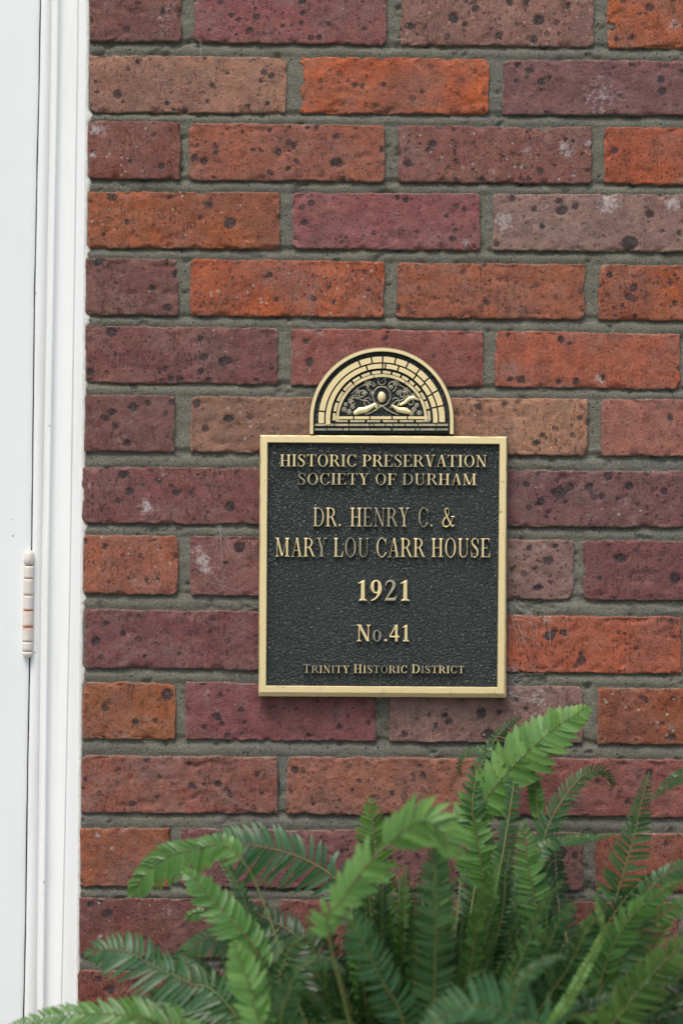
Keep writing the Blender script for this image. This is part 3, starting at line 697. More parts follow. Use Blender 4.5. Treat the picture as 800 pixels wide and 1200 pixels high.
def field_mesh(X, Y, D, bevel, h, side_h=None):
    """marching-triangle fill of D<0; returns verts (x, y, height), faces, with a skirt down to height 0"""
    ny, nx = D.shape; V = []; key = {}; F = []
    def vert(j, i):
        k = (j, i)
        if k not in key:
            key[k] = len(V); q = min(-D[j, i] / bevel, 1.0); V.append((X[j, i], Y[j, i], h * (.62 + .38 * math.sin(q * math.pi / 2))))
        return key[k]
    def cross(a, b_):
        k = (a, b_) if a < b_ else (b_, a)
        if k not in key:
            da, db = D[k[0]], D[k[1]]; t = da / (da - db)
            key[k] = len(V); V.append((X[k[0]] + (X[k[1]] - X[k[0]]) * t, Y[k[0]] + (Y[k[1]] - Y[k[0]]) * t, h * .62))
        return key[k]
    rim_e = []
    act = (D < 0); cells = act[:-1, :-1] | act[1:, :-1] | act[:-1, 1:] | act[1:, 1:]
    for j, i in zip(*np.nonzero(cells)):
        j = int(j); i = int(i)
        for tri in (((j, i), (j, i + 1), (j + 1, i + 1)), ((j, i), (j + 1, i + 1), (j + 1, i))):
            ins = [D[p] < 0 for p in tri]; c = sum(ins)
            if c == 0: continue
            if c == 3: F.append(tuple(vert(*p) for p in tri)); continue
            if c == 1:
                k = ins.index(True); a, b_, cc = tri[k], tri[(k + 1) % 3], tri[(k + 2) % 3]
                v0, v1, v2 = vert(*a), cross(a, b_), cross(a, cc); F.append((v0, v1, v2)); rim_e.append((v1, v2))
            else:
                k = ins.index(False); a, b_, cc = tri[k], tri[(k + 1) % 3], tri[(k + 2) % 3]
                v1, v2 = cross(a, b_), cross(a, cc); F.append((v1, vert(*b_), vert(*cc), v2)); rim_e.append((v2, v1))
    base = {}
    for a, b_ in rim_e:
        for v in (a, b_):
            if v not in base: base[v] = len(V); V.append((V[v][0], V[v][1], 0.0))
        F.append((a, base[a], base[b_], b_))
    return V, F
T, TH, SH, SL = .150, .052, .045, .085     # stem, hairline, serif thickness, serif overhang
def stem(x, y0=0.0, y1=1.0, w=T, s0=True, s1=True, so=SL):
    h = w / 2; q = SH; b_ = .05
    p = []
    p += [(x - h - so, y0), (x - h - so, y0 + q * .8), (x - h - .01, y0 + q + b_)] if s0 else [(x - h, y0)]
    p += [(x - h - .01, y1 - q - b_), (x - h - so, y1 - q * .8), (x - h - so, y1)] if s1 else [(x - h, y1)]
    p += [(x + h + so, y1), (x + h + so, y1 - q * .8), (x + h + .01, y1 - q - b_)] if s1 else [(x + h, y1)]
    p += [(x + h + .01, y0 + q + b_), (x + h + so, y0 + q * .8), (x + h + so, y0)] if s0 else [(x + h, y0)]
    return ('p', p)
def rect(x0, y0, x1, y1): return ('p', [(x0, y0), (x0, y1), (x1, y1), (x1, y0)])
def diag(xa, ya, xb, yb, wx):      # slanted stroke, wx = horizontal width
    return ('p', [(xa - wx / 2, ya), (xa + wx / 2, ya), (xb + wx / 2, yb), (xb - wx / 2, yb)])
def ser(x, y, wd=.17, up=True):    # flat serif slab
    return rect(x - wd, y if not up else y - SH, x + wd, y + SH if not up else y)
def pen(pts, n=10):
    """smooth curve through (x, y, r)"""
    P_ = np.array(pts, float); out = []
    Q = np.vstack([2 * P_[0] - P_[1], P_, 2 * P_[-1] - P_[-2]])
    for k in range(1, len(Q) - 2):
        for i in range(n):
            t = i / n; a, b_, c, d = Q[k - 1], Q[k], Q[k + 1], Q[k + 2]
            out.append(.5 * ((2 * b_) + (c - a) * t + (2 * a - 5 * b_ + 4 * c - d) * t * t + (3 * b_ - a - 3 * c + d) * t ** 3))
    out.append(P_[-1]); return ('s', [tuple(o) for o in out])
def bowl(x, y0, y1, wd, w=T):      # right-hand bowl of D P R
    cy, ry = (y0 + y1) / 2, (y1 - y0) / 2; pts = [(x, y1 - TH / 2, TH / 2)]
    for i in range(0, 13):
        a = math.pi / 2 - math.pi * i / 12; cs = math.cos(a)
        r = TH / 2 + (w / 2 - TH / 2) * max(cs, 0) ** 1.3
        pts.append((x + wd * .30 + (wd * .70 - r) * cs, cy + (ry - r if abs(math.sin(a)) < .99 else ry - TH / 2) * math.sin(a), r))
    pts.append((x, y0 + TH / 2, TH / 2)); return ('s', pts)
def ringo(cx, cy, rx, ry, w=T, th=TH, a0=0, a1=360, n=36):
    pts = []
    for i in range(n + 1):
        a = R(a0 + (a1 - a0) * i / n); r = th / 2 + (w / 2 - th / 2) * abs(math.cos(a)) ** 1.4
        pts.append((cx + (rx - r) * math.cos(a), cy + (ry - r) * math.sin(a), r))
    return ('s', pts)
G = {
 'H': (.80, [stem(.17), stem(.63), rect(.2, .475, .6, .475 + TH)]),
 'I': (.36, [stem(.18)]),
 'T': (.72, [stem(.36, s1=False), rect(.04, 1 - TH, .68, 1), ('p', [(.03, 1), (.03, .76), (.06, .76), (.14, 1 - TH)]), ('p', [(.69, 1), (.69, .76), (.66, .76), (.58, 1 - TH)])]),
 'O': (.82, [ringo(.41, .5, .37, .52)]),
 'R': (.78, [stem(.17), bowl(.17, .47, 1, .47), ('p', [(.34, .50), (.50, .50), (.78, 0), (.60, 0)]), rect(.60, 0, .80, SH)]),
 'P': (.66, [stem(.17), bowl(.17, .44, 1, .47)]),
 'C': (.74, [ringo(.40, .5, .36, .52, a0=48, a1=318), rect(.64, .66, .68, 1.01), ('p', [(.56, .93), (.66, .86), (.68, .72), (.62, .80)]), pen([(.62, .14, .026), (.67, .20, .024), (.69, .26, .02)])]),
 'S': (.60, [pen([(.48, .78, .026), (.43, .92, .028), (.30, .985, .030), (.16, .92, .050), (.11, .79, .060), (.16, .67, .070), (.29, .55, .080), (.42, .42, .076), (.48, .26, .066), (.42, .09, .050), (.28, .01, .030), (.14, .06, .028), (.08, .22, .026)], 6), rect(.49, .70, .525, 1.0), rect(.045, 0.0, .08, .32)]),
 'E': (.68, [stem(.17), rect(.2, 1 - TH, .58, 1), rect(.2, .475, .46, .475 + TH), rect(.2, 0, .60, TH), ('p', [(.60, 1), (.60, .77), (.57, .77), (.48, 1 - TH)]), ('p', [(.64, 0), (.645, .25), (.61, .25), (.50, TH)]), rect(.44, .37, .475, .63)]),
 'F': (.62, [stem(.17), rect(.2, 1 - TH, .57, 1), rect(.2, .475, .45, .475 + TH), ('p', [(.60, 1), (.60, .76), (.565, .76), (.47, 1 - TH)]), rect(.43, .37, .465, .63)]),
 'L': (.66, [stem(.17), rect(.2, 0, .58, TH), ('p', [(.63, 0), (.64, .28), (.60, .28), (.48, TH)])]),
 'D': (.80, [stem(.17), bowl(.17, 0, 1, .60)]),
 'V': (.76, [diag(.17, 1, .40, 0, .165), diag(.62, 1, .42, 0, .055), ser(.16, 1, .16), ser(.62, 1, .13)]),
 'A': (.76, [diag(.40, 1.0, .62, 0, .165), diag(.385, 1.0, .13, 0, .055), rect(.22, .31, .54, .31 + TH), rect(.02, 0, .25, SH), rect(.45, 0, .77, SH)]),
 'Y': (.74, [stem(.38, 0, .50, s1=False), diag(.17, 1, .38, .42, .165), diag(.60, 1, .40, .45, .055), ser(.17, 1, .16), ser(.60, 1, .12)]),
 'U': (.78, [stem(.17, .28, 1, s0=False), stem(.62, .30, 1, w=.055, s0=False, so=.10), pen([(.17, .34, .075), (.18, .18, .072), (.26, .05, .048), (.40, .02, .030), (.54, .08, .028), (.61, .20, .027), (.62, .34, .0275)], 6)]),
 'N': (.80, [stem(.15, 0, 1, w=.055, so=.10), stem(.66, .0, 1, w=.055, s0=False, so=.10), diag(.15, 1, .64, 0, .17), rect(.02, 1 - SH, .2, 1)]),
 'M': (.98, [stem(.15, 0, 1, w=.055, so=.10), stem(.80, 0, 1, w=.155), diag(.17, 1, .47, .03, .165), diag(.79, 1, .49, .03, .055), rect(.02, 1 - SH, .22, 1)]),
 '&': (.86, [pen([(.80, .55, .024), (.70, .40, .030), (.60, .22, .034), (.46, .07, .044), (.30, .02, .050), (.14, .08, .062), (.10, .24, .070), (.18, .42, .056), (.36, .56, .034), (.46, .68, .034), (.50, .82, .038), (.45, .95, .032), (.36, .98, .032), (.26, .92, .052), (.25, .78, .060), (.34, .58, .064), (.50, .32, .070), (.64, .12, .066), (.74, .04, .042), (.84, .12, .024)], 6), rect(.62, .54, .88, .575)]),
 '.': (.26, [('s', [(.13, .07, .075), (.131, .07, .075)])]),
 '1': (.52, [stem(.28, 0, .96, w=.155, s1=False, so=.10), ('p', [(.355, 1.0), (.355, .90), (.22, .86), (.08, .82), (.08, .86), (.30, 1.0)])]),
 '9': (.60, [ringo(.29, .68, .24, .33, w=.15), pen([(.47, .66, .074), (.46, .46, .070), (.38, .26, .052), (.25, .10, .034), (.10, .02, .022)], 8)]),
 '2': (.60, [pen([(.07, .74, .022), (.11, .88, .032), (.24, .965, .042), (.38, .92, .062), (.43, .76, .072), (.37, .56, .060), (.24, .34, .040), (.08, .08, .028)], 8), ('p', [(.04, 0), (.04, .05), (.12, .14), (.46, .14), (.52, .24), (.555, .24), (.50, 0)])]),
 '4': (.62, [rect(.34, 0, .485, 1.0), rect(.03, .24, .58, .345), ('p', [(.03, .26), (.03, .34), (.36, 1.0), (.44, 1.0), (.36, .84), (.11, .34)])]),
 'o': (.60, [ringo(.29, .335, .25, .35, w=.15)]),
}
gcache = {}
def glyph_mesh(ch, bold):
    k = (ch, bold)
    if k in gcache: return gcache[k]
    wdt, prims = G[ch]; st = .021
    X, Y = np.meshgrid(np.arange(-.09, wdt + .12, st), np.arange(-.10, 1.12, st))
    D = np.full(X.shape, 9.0)
    for kind, d in prims: D = np.minimum(D, sd_poly(X, Y, d) if kind == 'p' else sd_stroke(X, Y, d))
    D = D - bold + 1e-5
    V, F = field_mesh(X, Y, D, .055, 1.0)
    V = np.array(V); V = np.stack([V[:, 0], -V[:, 2], V[:, 1]], -1)
    me = bpy.data.meshes.new('letter'); me.from_pydata(V.tolist(), [], [f[::-1] if False else f for f in F])
    me.polygons.foreach_set('use_smooth', [False] * len(me.polygons)); me.materials.append(M_BRONZE); me.update()
    gcache[k] = me; return me
def line(text, x0, x1, yb0, yb1, cap, tarn, bold=.006, small=None, gap=.045, space=.34, rise=.0028):
    """text fitted between photo x0 and x1, on a baseline yb0..yb1, cap height in photo pixels"""
    adv = []; x = 0; first = True; sizes = []
    for i, ch in enumerate(text):
        s = 1.0
        if small and not (i == 0 or text[i - 1] == ' '): s = small
        if ch == ' ': x += space; adv.append(None); sizes.append(s); continue
        adv.append(x); sizes.append(s); x += (G[ch][0] + gap) * s
    tot = x - gap; f = (x1 - x0) / tot
    for i, ch in enumerate(text):
        if adv[i] is None: continue
        px = x0 + adv[i] * f; py = yb0 + (yb1 - yb0) * (px - x0) / (x1 - x0)
        o = bpy.data.objects.new('letter', glyph_mesh(ch, bold)); col.objects.link(o)
        o.location = WV(px, py, YF + .0001); s = sizes[i]
        o.scale = (f * K * .99 * s, rise, cap * K * .99 * s)
        adopt(o, plq)
        t = tarn[i] if i < len(tarn) else tarn[-1]; o.color = (t, 0, 0, 1)
def tv(s): return [{'0': .02, '1': .18, '2': .34, '3': .48, '4': .62, '5': .72}.get(c, 0) for c in s]
line('HISTORIC PRESERVATION', 328, 570, 546.8, 547.6, 14.2, tv('010112321 233332111001'), .010)
line('SOCIETY OF DURHAM', 348.5, 558, 568.2, 568.8, 13.6, tv('4333332 32 433220'), .006)
line('DR. HENRY C. &', 366.5, 532, 617.2, 617.8, 22.6, tv('300 24443 433 4'), .000, space=.50)
line('MARY LOU CARR HOUSE', 322, 574.5, 652.6, 653.4, 22.6, tv('0014 044 1211 121224'), .000)
line('1921', 417.5, 481, 704.0, 704.2, 24.2, tv('0140'), .012)
line('No.41', 417.5, 480.5, 751.6, 751.8, 19.6, tv('05000'), .014)
line('TRINITY HISTORIC DISTRICT', 355, 543.5, 788.4, 788.9, 10.0, tv('443343 5323453322 53322332'), .020, small=.86, gap=.09)

# leafy relief inside the crest
st = .42
X, Y = np.meshgrid(np.arange(396, 498.5, st), np.arange(439, 488.6, st))
D = np.full(X.shape, 99.0)
def add(P_): 
    global D
    D = np.minimum(D, sd_stroke(X, Y, P_))
def both(P_):
    add(P_); add([(2 * CX - x, y, r) for x, y, r in P_])
def curl(cx, cy, r0, r1, a0, a1, w0, w1, n=16): return [(cx + (r0 + (r1 - r0) * i / n) * math.cos(R(a0 + (a1 - a0) * i / n)), cy - (r0 + (r1 - r0) * i / n) * math.sin(R(a0 + (a1 - a0) * i / n)), w0 + (w1 - w0) * i / n) for i in range(n + 1)]
Db = sd_poly(X, Y, [(447 + 4.6 * math.cos(t), 465.5 - 6.2 * math.sin(t)) for t in np.linspace(0, 6.283, 20)[:-1]])
ell = np.hypot((X - 447) / 10.2, (Y - 464.5) / 11.2); D = np.minimum(D, np.abs(ell - 1) * 10 - .75)
add([(447 + 4.6 * math.cos(t), 446.5 - 4.6 * math.sin(t), .65) for t in np.linspace(0, 6.3, 24)]); add([(444, 448, .5), (450, 444.5, .5)])
both(curl(432, 470, 8, 2, 300, 30, .9, .7)); both(curl(424, 463, 6, 1.6, 20, 330, .85, .8)); both(curl(436, 452, 7, 1.5, 250, -40, .8, .9))
both(curl(414, 472, 6.5, 1.5, 40, 330, .8, .8)); both([(437, 478, .8), (430, 470, .8), (423, 469, .7), (416, 463, .8), (410, 466, .7)])
both([(447, 476, .8), (441, 480, 1.1), (434, 484, .8), (428, 486, .6)]); both([(431, 445, .7), (425, 452, .8), (418, 455, .7), (412, 462, .8)])
rl = random.Random(3)
for (lx, ly, lr, n_) in [(431, 450, 5.6, 5), (463, 448, 5.2, 5), (419, 459, 4.2, 5), (476, 458, 4.6, 5), (411, 470, 3.6, 5), (484, 463, 3.2, 4), (403, 480, 3.6, 6), (409, 483, 3.4, 6), (413, 477, 3, 5), (485, 480, 3.4, 6), (491, 484, 3.2, 6), (482, 485, 3, 5), (488, 475, 3, 5), (427, 461, 3.4, 4), (468, 461, 3.6, 4), (440, 441, 3, 4), (454, 441, 3, 4), (405, 474, 2.6, 4), (458, 454, 2.6, 4), (436, 461, 2.6, 4)]:
    a0 = rl.uniform(0, 6.28)
    for q in range(n_):
        a = a0 + q * 2 * math.pi / n_; add([(lx, ly, .9), (lx + lr * .6 * math.cos(a), ly + lr * .6 * math.sin(a), 1.25), (lx + lr * math.cos(a), ly + lr * math.sin(a), .35)])
inside = np.maximum(np.hypot(X - CX, Y - CY) - 49.6, Y - 487.8)
D = np.maximum(D, inside) + 1e-4
def relief(name, D_, bev_, rise, tarn, y0=YF + .0002):
    V, F = field_mesh(X, Y, D_, bev_, 1.0); V = np.array(V)
    Pw = W(V[:, 0], V[:, 1], y0); Pw[:, 1] = y0 - V[:, 2] * rise
    # image rows run downwards, so turn the faces round
    mesh_obj(name, Pw, [f[::-1] for f in F], M_BRONZE, crest, False, origin=W(447, 465, y0), color=(tarn, 0, 0))
relief('leaf_relief', D, 1.0, .0016, .66)
relief('boss', Db + 1e-4, 4.5, .0036, .04)
fl_ = sd_stroke(X, Y, [(416.5, 484, 2.6), (421, 481.5, 3.6), (428, 480.5, 3.4), (435, 477, 2.5), (439, 474, 1.8), (441, 477.5, 1.5)])
fr_ = sd_stroke(X, Y, [(479, 483, 2.5), (475, 481.5, 3.5), (467, 480.5, 2.9), (461, 476.5, 1.5), (459, 475, .8)])
fr_ = np.minimum(fr_, sd_stroke(X, Y, [(469, 474.5, 1.4), (474, 472, 1.9), (479, 467.5, 2.4), (484, 466, 2.1), (490, 468.5, 1.0)]))
relief('figure', np.minimum(fl_, fr_) + 1e-4, 3.0, .0026, .34)
# ------------------------------------------------------------------ cobwebs
def tube(pts, r, V, F, sides=4):
    base = len(V); pts = [Vector(p) for p in pts]
    for i, p in enumerate(pts):
        t = (pts[min(i + 1, len(pts) - 1)] - pts[max(i - 1, 0)]); t = t.normalized() if t.length > 1e-9 else Vector((0, 0, 1))
        a = t.cross(Vector((0, 1, 0.01))).normalized(); b_ = t.cross(a)
        rr = r[i] if isinstance(r, list) else r
        for k in range(sides): V.append(tuple(p + (a * math.cos(k * 2 * math.pi / sides) + b_ * math.sin(k * 2 * math.pi / sides)) * rr))
    for i in range(len(pts) - 1):
        for k in range(sides): F.append((base + i * sides + k, base + i * sides + (k + 1) % sides, base + (i + 1) * sides + (k + 1) % sides, base + (i + 1) * sides + k))
def web(label, strands, seed, r=.00006):
    q = random.Random(seed); V, F = [], []
    for (xa, ya, da, xb, yb_, db, sag) in strands:
        n = 9; pts = []
        for i in range(n + 1):
            t = i / n; s = math.sin(t * math.pi)
            pts.append(WV(xa + (xb - xa) * t + q.uniform(-.5, .5) * s, ya + (yb_ - ya) * t + sag * s + q.uniform(-.5, .5) * s, da + (db - da) * t))
        tube(pts, r * q.uniform(.7, 1.3), V, F, 3)
    o = mesh_obj('cobweb', V, F, M_WEB, None, origin=W(strands[0][0], strands[0][1])); tag(o, label, 'cobweb'); return o
q = random.Random(5); S = []
for i in range(34):
    xa = q.uniform(593, 604); ya = q.choice([q.uniform(698, 735), q.uniform(775, 818)])
    S.append((xa, ya, -.002 - q.random() * .006, q.uniform(596, 640), ya + q.uniform(-8, 60) * (1 if ya < 750 else .5), -.0015, q.uniform(-3, 5)))
for i in range(14): x = q.uniform(606, 670); S.append((x, q.uniform(712, 730), -.0018, x + q.uniform(-6, 6), q.uniform(740, 768), -.0018, 1))
for i in range(20): S.append((q.uniform(594, 612), q.uniform(795, 822), -.002, q.uniform(594, 616), q.uniform(800, 830), -.001, 1))
web('wispy cobweb at the lower right corner of the plaque', S, 5)
S = []
for i in range(26):
    xa = q.uniform(345, 440); S.append((xa, q.uniform(308, 325), -.0019, xa + q.uniform(-30, 30), q.uniform(345, 376), -.0019, q.uniform(-3, 3)))
for i in range(10): S.append((q.uniform(340, 358), q.uniform(370, 378), .001, q.uniform(348, 420), q.uniform(368, 400), -.0018, 2))
for i in range(16): xa = q.uniform(370, 430); S.append((xa, q.uniform(395, 412), -.0018, xa + q.uniform(-18, 10), q.uniform(418, 445), -.002, 1))
web('faint spider threads on the bricks above the plaque crest', S, 6, .00004)
S = [(256 + q.uniform(-4, 4), 615, -.002, 262 + q.uniform(-20, 30), 668 + q.uniform(-8, 14), -.0018, q.uniform(-2, 2)) for i in range(12)]
S += [(q.uniform(226, 290), q.uniform(655, 690), -.0019, q.uniform(226, 290), q.uniform(665, 697), -.0019, q.uniform(-3, 3)) for i in range(14)]
web('thin cobweb left of the plaque on the maroon brick', S, 8, .00005)
S = [(q.uniform(231, 237), 10 + q.uniform(-10, 4), .002, 234 + q.uniform(-2, 3), q.uniform(60, 78), -.001, 1) for i in range(5)] + [(468 + q.uniform(-4, 8), 420 + i * 3, -.002, 480 + q.uniform(-6, 14), 405 + i, -.002, 1) for i in range(2)]
web('stray web strand hanging over the upper left mortar joint', S[:3], 9, .00006)

# ------------------------------------------------------------------ fern in its pot
CR = (470, 1392)                      # crown, in photo pixels, at depth PY0
PY0 = -.27
crown = WV(CR[0], CR[1], PY0)
fern = empty('potted_fern', (crown.x, crown.y, 0.0), 'bushy green Boston fern with long arching fronds growing in front of the brick wall', 'fern')
zt = crown.z - .03
V, F = [], []
pp = [(.0, .0), (.095, .0), (.105, .012), (.125, .12), (.150, zt - .05), (.155, zt - .045), (.168, zt - .03), (.170, zt), (.163, zt + .004), (.155, zt - .002), (.150, zt - .03), (0, zt - .028)]
for r_, z in pp:
    for k in range(48): V.append((crown.x + r_ * math.cos(k * math.pi / 24), crown.y + r_ * math.sin(k * math.pi / 24), z + .001))
for j in range(len(pp) - 1):
    for k in range(48): F.append((j * 48 + k, j * 48 + (k + 1) % 48, (j + 1) * 48 + (k + 1) % 48, (j + 1) * 48 + k))
mesh_obj('pot', V[:48 * 11], F[:48 * 10], M_POT, fern)
V = []
ns = 24
for i in range(ns):
    for k in range(36):
        r_ = .151 * i / (ns - 1); a = k * math.pi / 18; x, y = r_ * math.cos(a), r_ * math.sin(a)
        V.append((crown.x + x, crown.y + y, zt - .022 + .012 * float(vn(x * 60 + 9, y * 60 + 9, 3)) + .02 * (1 - i / ns)))
mesh_obj('soil', V, [(i * 36 + k, (i + 1) * 36 + k, (i + 1) * 36 + (k + 1) % 36, i * 36 + (k + 1) % 36) for i in range(ns - 1) for k in range(36)], M_SOIL, fern)

def catmull(P_, n):
    P_ = [Vector(p) for p in P_]; Q = [2 * P_[0] - P_[1]] + P_ + [2 * P_[-1] - P_[-2]]; out = []
    for k in range(1, len(Q) - 2):
        for i in range(n):
            t = i / n; a, b_, c, d = Q[k - 1], Q[k], Q[k + 1], Q[k + 2]
            out.append(.5 * ((2 * b_) + (c - a) * t + (2 * a - 5 * b_ + 4 * c - d) * t * t + (3 * b_ - a - 3 * c + d) * t ** 3))
    out.append(P_[-1]); return out
fr = random.Random(21)
def frond(pts, L, colr, sp=7.0, turn=0.0, wide=1.0, bare=0.0, lean=14, tipf=.30, lift=.12, droop=.25, parent=fern, ragged=.10, stemcol=None, curlin=.35, gap=None):
    """pts base -> tip as world Vectors; L: longest leaflet (m)"""
    C = catmull(pts, 12)
    zs = (1.70 + (pts[-1].y * .5 + pts[len(pts) // 2].y * .5)) / 1.70; L = L * zs; sp = sp * zs
    seg = [0.0]
    for a, b_ in zip(C[:-1], C[1:]): seg.append(seg[-1] + (b_ - a).length)
    tot = seg[-1]; seg = np.array(seg); CA = np.array([c[:] for c in C])
    def at(s): return Vector([float(np.interp(s, seg, CA[:, i])) for i in range(3)])
    V, F, tone, mid, tp = [], [], [], [], []
    s = tot * bare; step = sp * K
    ph = fr.random()
    NS = 7
    while s < tot * .995:
        u = s / tot
        prof_ = min(1.0, ((1 - u) / tipf)) ** .75 * (0.55 + .45 * min(1, (u - bare) / .25)) + .04
        p = at(s); t = (at(min(s + .004, tot)) - at(max(s - .004, 0))).normalized()
        view = Vector((CAM[0] - p.x, CAM[1] - p.y, CAM[2] - p.z + .25)).normalized()
        n_ = (view - t * view.dot(t)).normalized()
        n_ = Matrix.Rotation(turn + .12 * math.sin(s * 40 + ph * 6), 3, t) @ n_
        sd_ = t.cross(n_).normalized()
        for sgn in (-1, 1):
            if gap and gap[0] < u < gap[1]: continue
            ln = L * prof_ * fr.uniform(1 - ragged, 1 + ragged * .5)
            if fr.random() < ragged * .3: ln *= fr.uniform(.3, .8)
            wd = step * .44 * wide * fr.uniform(.88, 1.08) * min(1, .45 + prof_ * .7)
            an = R(lean + fr.uniform(-9, 9) + 18 * u)
            d0 = (sd_ * sgn * math.cos(an) + t * math.sin(an) + n_ * (lift + fr.uniform(-.10, .10))).normalized()
            nn = (n_ - d0 * n_.dot(d0)).normalized(); nn = (Matrix.Rotation(fr.uniform(-.28, .28) + sgn * .22, 3, d0) @ nn)
            wv = nn.cross(d0).normalized()
            if wv.dot(t) < 0: wv = -wv
            off = p + sd_ * sgn * .0006 + t * (step * .25 * sgn)
            tn = fr.random(); base = len(V); cb = curlin * fr.uniform(.6, 1.3)
            for k in range(NS + 1):
                x = k / NS
                hw = wd * (min(1.0, .45 + x * 5.0)) * (max(0.0, 1 - x ** 3.2)) ** .6
                if k == NS: hw = wd * .06
                hw *= 1 + (.10 if k % 2 else -.06)
                c = off + d0 * (ln * x) + t * (ln * cb * .45 * x * x) + Vector((0, 0, -1)) * (ln * droop * x * x) - nn * (ln * .10 * x * x)
                V.append(tuple(c + wv * hw - nn * hw * -.22)); V.append(tuple(c)); V.append(tuple(c - wv * hw - nn * hw * -.22))
                tone += [tn] * 3; mid += [1, 0, 1]; tp += [x] * 3
            for k in range(NS):
                a = base + k * 3; q1 = (a, a + 3, a + 4, a + 1); q2 = (a + 1, a + 4, a + 5, a + 2)
                F += [q1, q2]
        s += step * (1 if u > .5 else 1.05) * fr.uniform(.93, 1.07) * (1.0 if u < .85 else .8)
    o = mesh_obj('frond', V, F, M_FERN, parent, True, {'tone': tone, 'mid': mid, 'tip': tp}, origin=pts[-1][:], color=colr)
    sv, sf = [], []
    m_ = len(C); tube([c for c in C], [.0013 * (1 - .75 * i / m_) for i in range(m_)], sv, sf, 5)
    st_ = mesh_obj('stem', sv, sf, M_STEM, None, origin=pts[-1][:])
    adopt(st_, o); return o
def PF(px, d_tip, d_base=None, via=True):
    """photo-pixel polyline tip -> base to world, depth easing from the tip to the crown"""
    n = len(px); out = []
    d_base = d_base if d_base is not None else d_tip * .5 + PY0 * .5
    for i, (x, y) in enumerate(px):
        t = i / (n - 1); out.append(WV(x, y, (d_tip + (d_base - d_tip) * t) * .74))
    if via:
        last = out[-1]; m_ = (last + crown) / 2 + Vector(((last.x - crown.x) * .08, 0, -.01)); out += [m_, crown + Vector((fr.uniform(-.04, .04), fr.uniform(-.04, .04), -.02))]
    return out[::-1]
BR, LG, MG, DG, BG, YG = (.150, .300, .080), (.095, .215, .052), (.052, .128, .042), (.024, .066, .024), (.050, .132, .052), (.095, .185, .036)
k_ = K
# --- the fronds one can follow in the photograph
frond(PF([(690, 828), (652, 852), (606, 893), (570, 935), (547, 975)], -.10, -.12), 42 * k_, BR, 8.0, .10, 1.75, bare=.66, lean=8, tipf=.17, droop=.05, lift=.0, curlin=.5)
frond(PF([(556, 958), (563, 1010), (572, 1080), (578, 1150), (582, 1200)], -.13, -.2), 32 * k_, LG, 6.5, .05, 1.25, tipf=.10, lean=4, droop=.15)
frond(PF([(522, 1004), (521, 984), (508, 967), (490, 963), (466, 979), (438, 1005), (417, 1030), (398, 1058), (384, 1090)], -.34, -.36, True), 36 * k_, BR, 8.0, .25, 1.35, bare=.58, tipf=.05, droop=.18, lean=16, ragged=.2, lift=.05, curlin=.6, gap=(.755, .805))
frond(PF([(432, 934), (438, 980), (443, 1040), (448, 1110), (452, 1180)], -.11, -.18), 24 * k_, YG, 7.0, .3, 1.0, tipf=.10, lean=6, droop=.1)
frond(PF([(154, 1052), (170, 1026), (198, 1004), (232, 995), (262, 990), (285, 1010), (310, 1060)], -.16, -.22), 32 * k_, LG, 6.3, .0, 1.45, bare=.72, tipf=.14, droop=.35, lean=16)
frond(PF([(250, 980), (272, 987), (310, 993), (350, 1004), (388, 1026), (410, 1060)], -.12, -.2), 42 * k_, BG, 8.2, -.1, .85, bare=.58, tipf=.12, droop=.28, lean=10)
frond(PF([(213, 1018), (232, 1036), (256, 1062), (280, 1088), (306, 1125)], -.2, -.24), 34 * k_, LG, 6.6, .1, 1.4, bare=.66, tipf=.20, droop=.12, lean=14)
frond(PF([(248, 994), (268, 1020), (285, 1052), (298, 1090), (310, 1130)], -.13, -.2), 17 * k_, MG, 6.5, .5, .95, tipf=.3)
frond(PF([(100, 1122), (122, 1113), (150, 1116), (184, 1134), (222, 1152), (262, 1172)], -.20, -.25), 36 * k_, BG, 7.2, .15, .85, bare=.50, tipf=.15, droop=.25, lean=10)
frond(PF([(272, 1103), (284, 1135), (296, 1165), (306, 1200)], -.32, -.34), 27 * k_, BR, 6.8, .0, 1.25, bare=.60, tipf=.14, lean=12, droop=.02)
frond(PF([(5, 1206), (60, 1192), (120, 1188), (180, 1196), (250, 1215), (330, 1260)], -.24, -.27), 30 * k_, LG, 7.2, .2, 1.0, tipf=.3, droop=.05, lean=25)
frond(PF([(90, 1200), (140, 1180), (200, 1172), (262, 1180), (330, 1200)], -.22, -.26), 26 * k_, MG, 7, .4, 1.0, tipf=.3, droop=.05, lean=25)
frond(PF([(715, 928), (717, 914), (704, 903), (684, 908), (664, 930), (645, 962), (628, 1010), (618, 1060)], -.09, -.18), 22 * k_, MG, 6.5, .25, .7, tipf=.30, droop=.05, lean=20)
frond(PF([(760, 905), (752, 935), (742, 980), (728, 1030), (712, 1085), (696, 1150), (680, 1210)], -.14, -.22), 30 * k_, MG, 7.2, .35, .75, tipf=.22, droop=.18, lean=10)
frond(PF([(762, 938), (790, 912), (830, 890), (880, 880), (930, 930), (900, 1100)], -.16, -.24), 24 * k_, MG, 7.5, .1, 1.25, tipf=.25, lean=8)
frond(PF([(722, 977), (690, 981), (655, 984), (630, 1000), (605, 1060)], -.11, -.2), 13 * k_, MG, 6.5, -.2, .95, tipf=.25, lean=10)
frond(PF([(800, 1030), (770, 1048), (738, 1076), (716, 1112), (702, 1155), (690, 1205)], -.26, -.28), 26 * k_, LG, 7.5, .5, .85, tipf=.22, droop=.15, lean=20)
frond(PF([(850, 1000), (810, 1012), (775, 1028), (750, 1060), (735, 1110)], -.2, -.26), 24 * k_, MG, 7.5, .3, .9, tipf=.25, droop=.3)
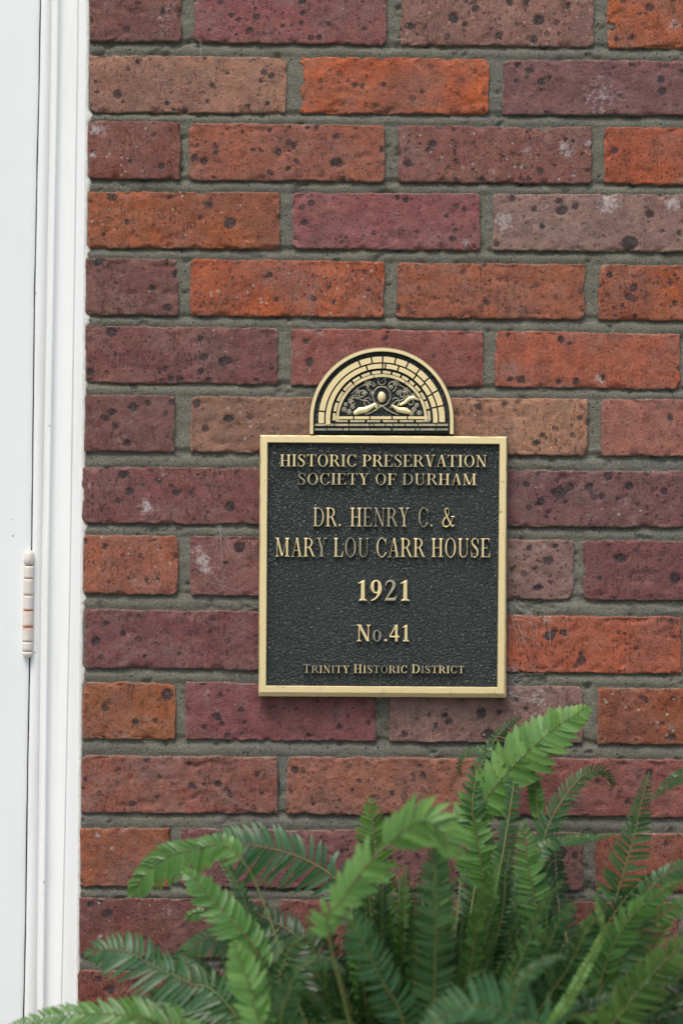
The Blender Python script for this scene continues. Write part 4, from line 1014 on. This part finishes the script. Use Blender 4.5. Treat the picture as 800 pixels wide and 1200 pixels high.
frond(PF([(830, 1085), (795, 1112), (758, 1148), (725, 1190), (690, 1230)], -.33, -.34), 33 * k_, (.06, .13, .022), 7, .25, 1.0, tipf=.25, droop=.12)
frond(PF([(490, 1215), (520, 1190), (560, 1178), (600, 1192), (640, 1220)], -.42, -.40), 34 * k_, BG, 9, .1, 1.1, tipf=.25, droop=-.25, lean=5)
frond(PF([(620, 898), (626, 920), (629, 945), (630, 960)], -.09, -.10, False)[::1], 10 * k_, LG, 5, .1, 1.5, tipf=.5)
frond(PF([(612, 838), (596, 848), (578, 870), (560, 905), (553, 950), (560, 1010)], -.06, -.14), 22 * k_, MG, 7, .3, .8, tipf=.3, bare=.25)
frond(PF([(540, 912), (538, 892), (550, 880), (568, 878), (590, 890), (600, 930)], -.06, -.12), 14 * k_, MG, 6.5, .4, .8, tipf=.3, bare=.3)
frond(PF([(702, 1040), (698, 1058), (704, 1080), (698, 1110)], -.3, -.31), 12 * k_, BR, 6, .2, 1.3, tipf=.5, bare=.2)
frond(PF([(403, 1068), (425, 1105), (448, 1150), (472, 1200)], -.36, -.36), 27 * k_, BG, 7, .3, .8, tipf=.12, lean=2, droop=.05)
frond(PF([(508, 985), (510, 1040), (510, 1110), (508, 1180), (506, 1230)], -.34, -.34), 26 * k_, MG, 6.5, .1, .95, tipf=.15, lean=4, droop=.10)
frond(PF([(612, 960), (618, 1010), (628, 1070), (636, 1130), (640, 1200)], -.18, -.25), 24 * k_, LG, 6, .3, .85, tipf=.15, lean=4, droop=.12)
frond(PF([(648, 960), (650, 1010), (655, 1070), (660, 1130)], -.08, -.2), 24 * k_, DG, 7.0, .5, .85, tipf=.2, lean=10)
frond(PF([(660, 1120), (640, 1125), (610, 1150), (595, 1190)], -.4, -.4), 22 * k_, BG, 8, -.2, 1.0, tipf=.4)
frond(PF([(395, 1092), (372, 1092), (350, 1102), (335, 1125), (330, 1170)], -.3, -.3), 22 * k_, MG, 7, .2, .9, tipf=.35)
frond(PF([(405, 1140), (380, 1125), (352, 1135), (338, 1165), (332, 1210)], -.34, -.34), 24 * k_, MG, 7, .2, .9, tipf=.35)
frond(PF([(275, 1055), (310, 1075), (345, 1095), (375, 1130)], -.12, -.2), 32 * k_, DG, 7.5, .0, .9, tipf=.3)
frond(PF([(218, 1078), (228, 1070), (240, 1068)], -.1, -.11, False), 8 * k_, LG, 5, .1, 1.2, tipf=.5)
frond(PF([(192, 1148), (215, 1118), (248, 1098), (285, 1100), (320, 1125)], -.14, -.22), 30 * k_, MG, 7.2, .1, 1.0, bare=.2, tipf=.35, droop=.3)
# --- the crowd of fronds behind and below them, rising from the crown
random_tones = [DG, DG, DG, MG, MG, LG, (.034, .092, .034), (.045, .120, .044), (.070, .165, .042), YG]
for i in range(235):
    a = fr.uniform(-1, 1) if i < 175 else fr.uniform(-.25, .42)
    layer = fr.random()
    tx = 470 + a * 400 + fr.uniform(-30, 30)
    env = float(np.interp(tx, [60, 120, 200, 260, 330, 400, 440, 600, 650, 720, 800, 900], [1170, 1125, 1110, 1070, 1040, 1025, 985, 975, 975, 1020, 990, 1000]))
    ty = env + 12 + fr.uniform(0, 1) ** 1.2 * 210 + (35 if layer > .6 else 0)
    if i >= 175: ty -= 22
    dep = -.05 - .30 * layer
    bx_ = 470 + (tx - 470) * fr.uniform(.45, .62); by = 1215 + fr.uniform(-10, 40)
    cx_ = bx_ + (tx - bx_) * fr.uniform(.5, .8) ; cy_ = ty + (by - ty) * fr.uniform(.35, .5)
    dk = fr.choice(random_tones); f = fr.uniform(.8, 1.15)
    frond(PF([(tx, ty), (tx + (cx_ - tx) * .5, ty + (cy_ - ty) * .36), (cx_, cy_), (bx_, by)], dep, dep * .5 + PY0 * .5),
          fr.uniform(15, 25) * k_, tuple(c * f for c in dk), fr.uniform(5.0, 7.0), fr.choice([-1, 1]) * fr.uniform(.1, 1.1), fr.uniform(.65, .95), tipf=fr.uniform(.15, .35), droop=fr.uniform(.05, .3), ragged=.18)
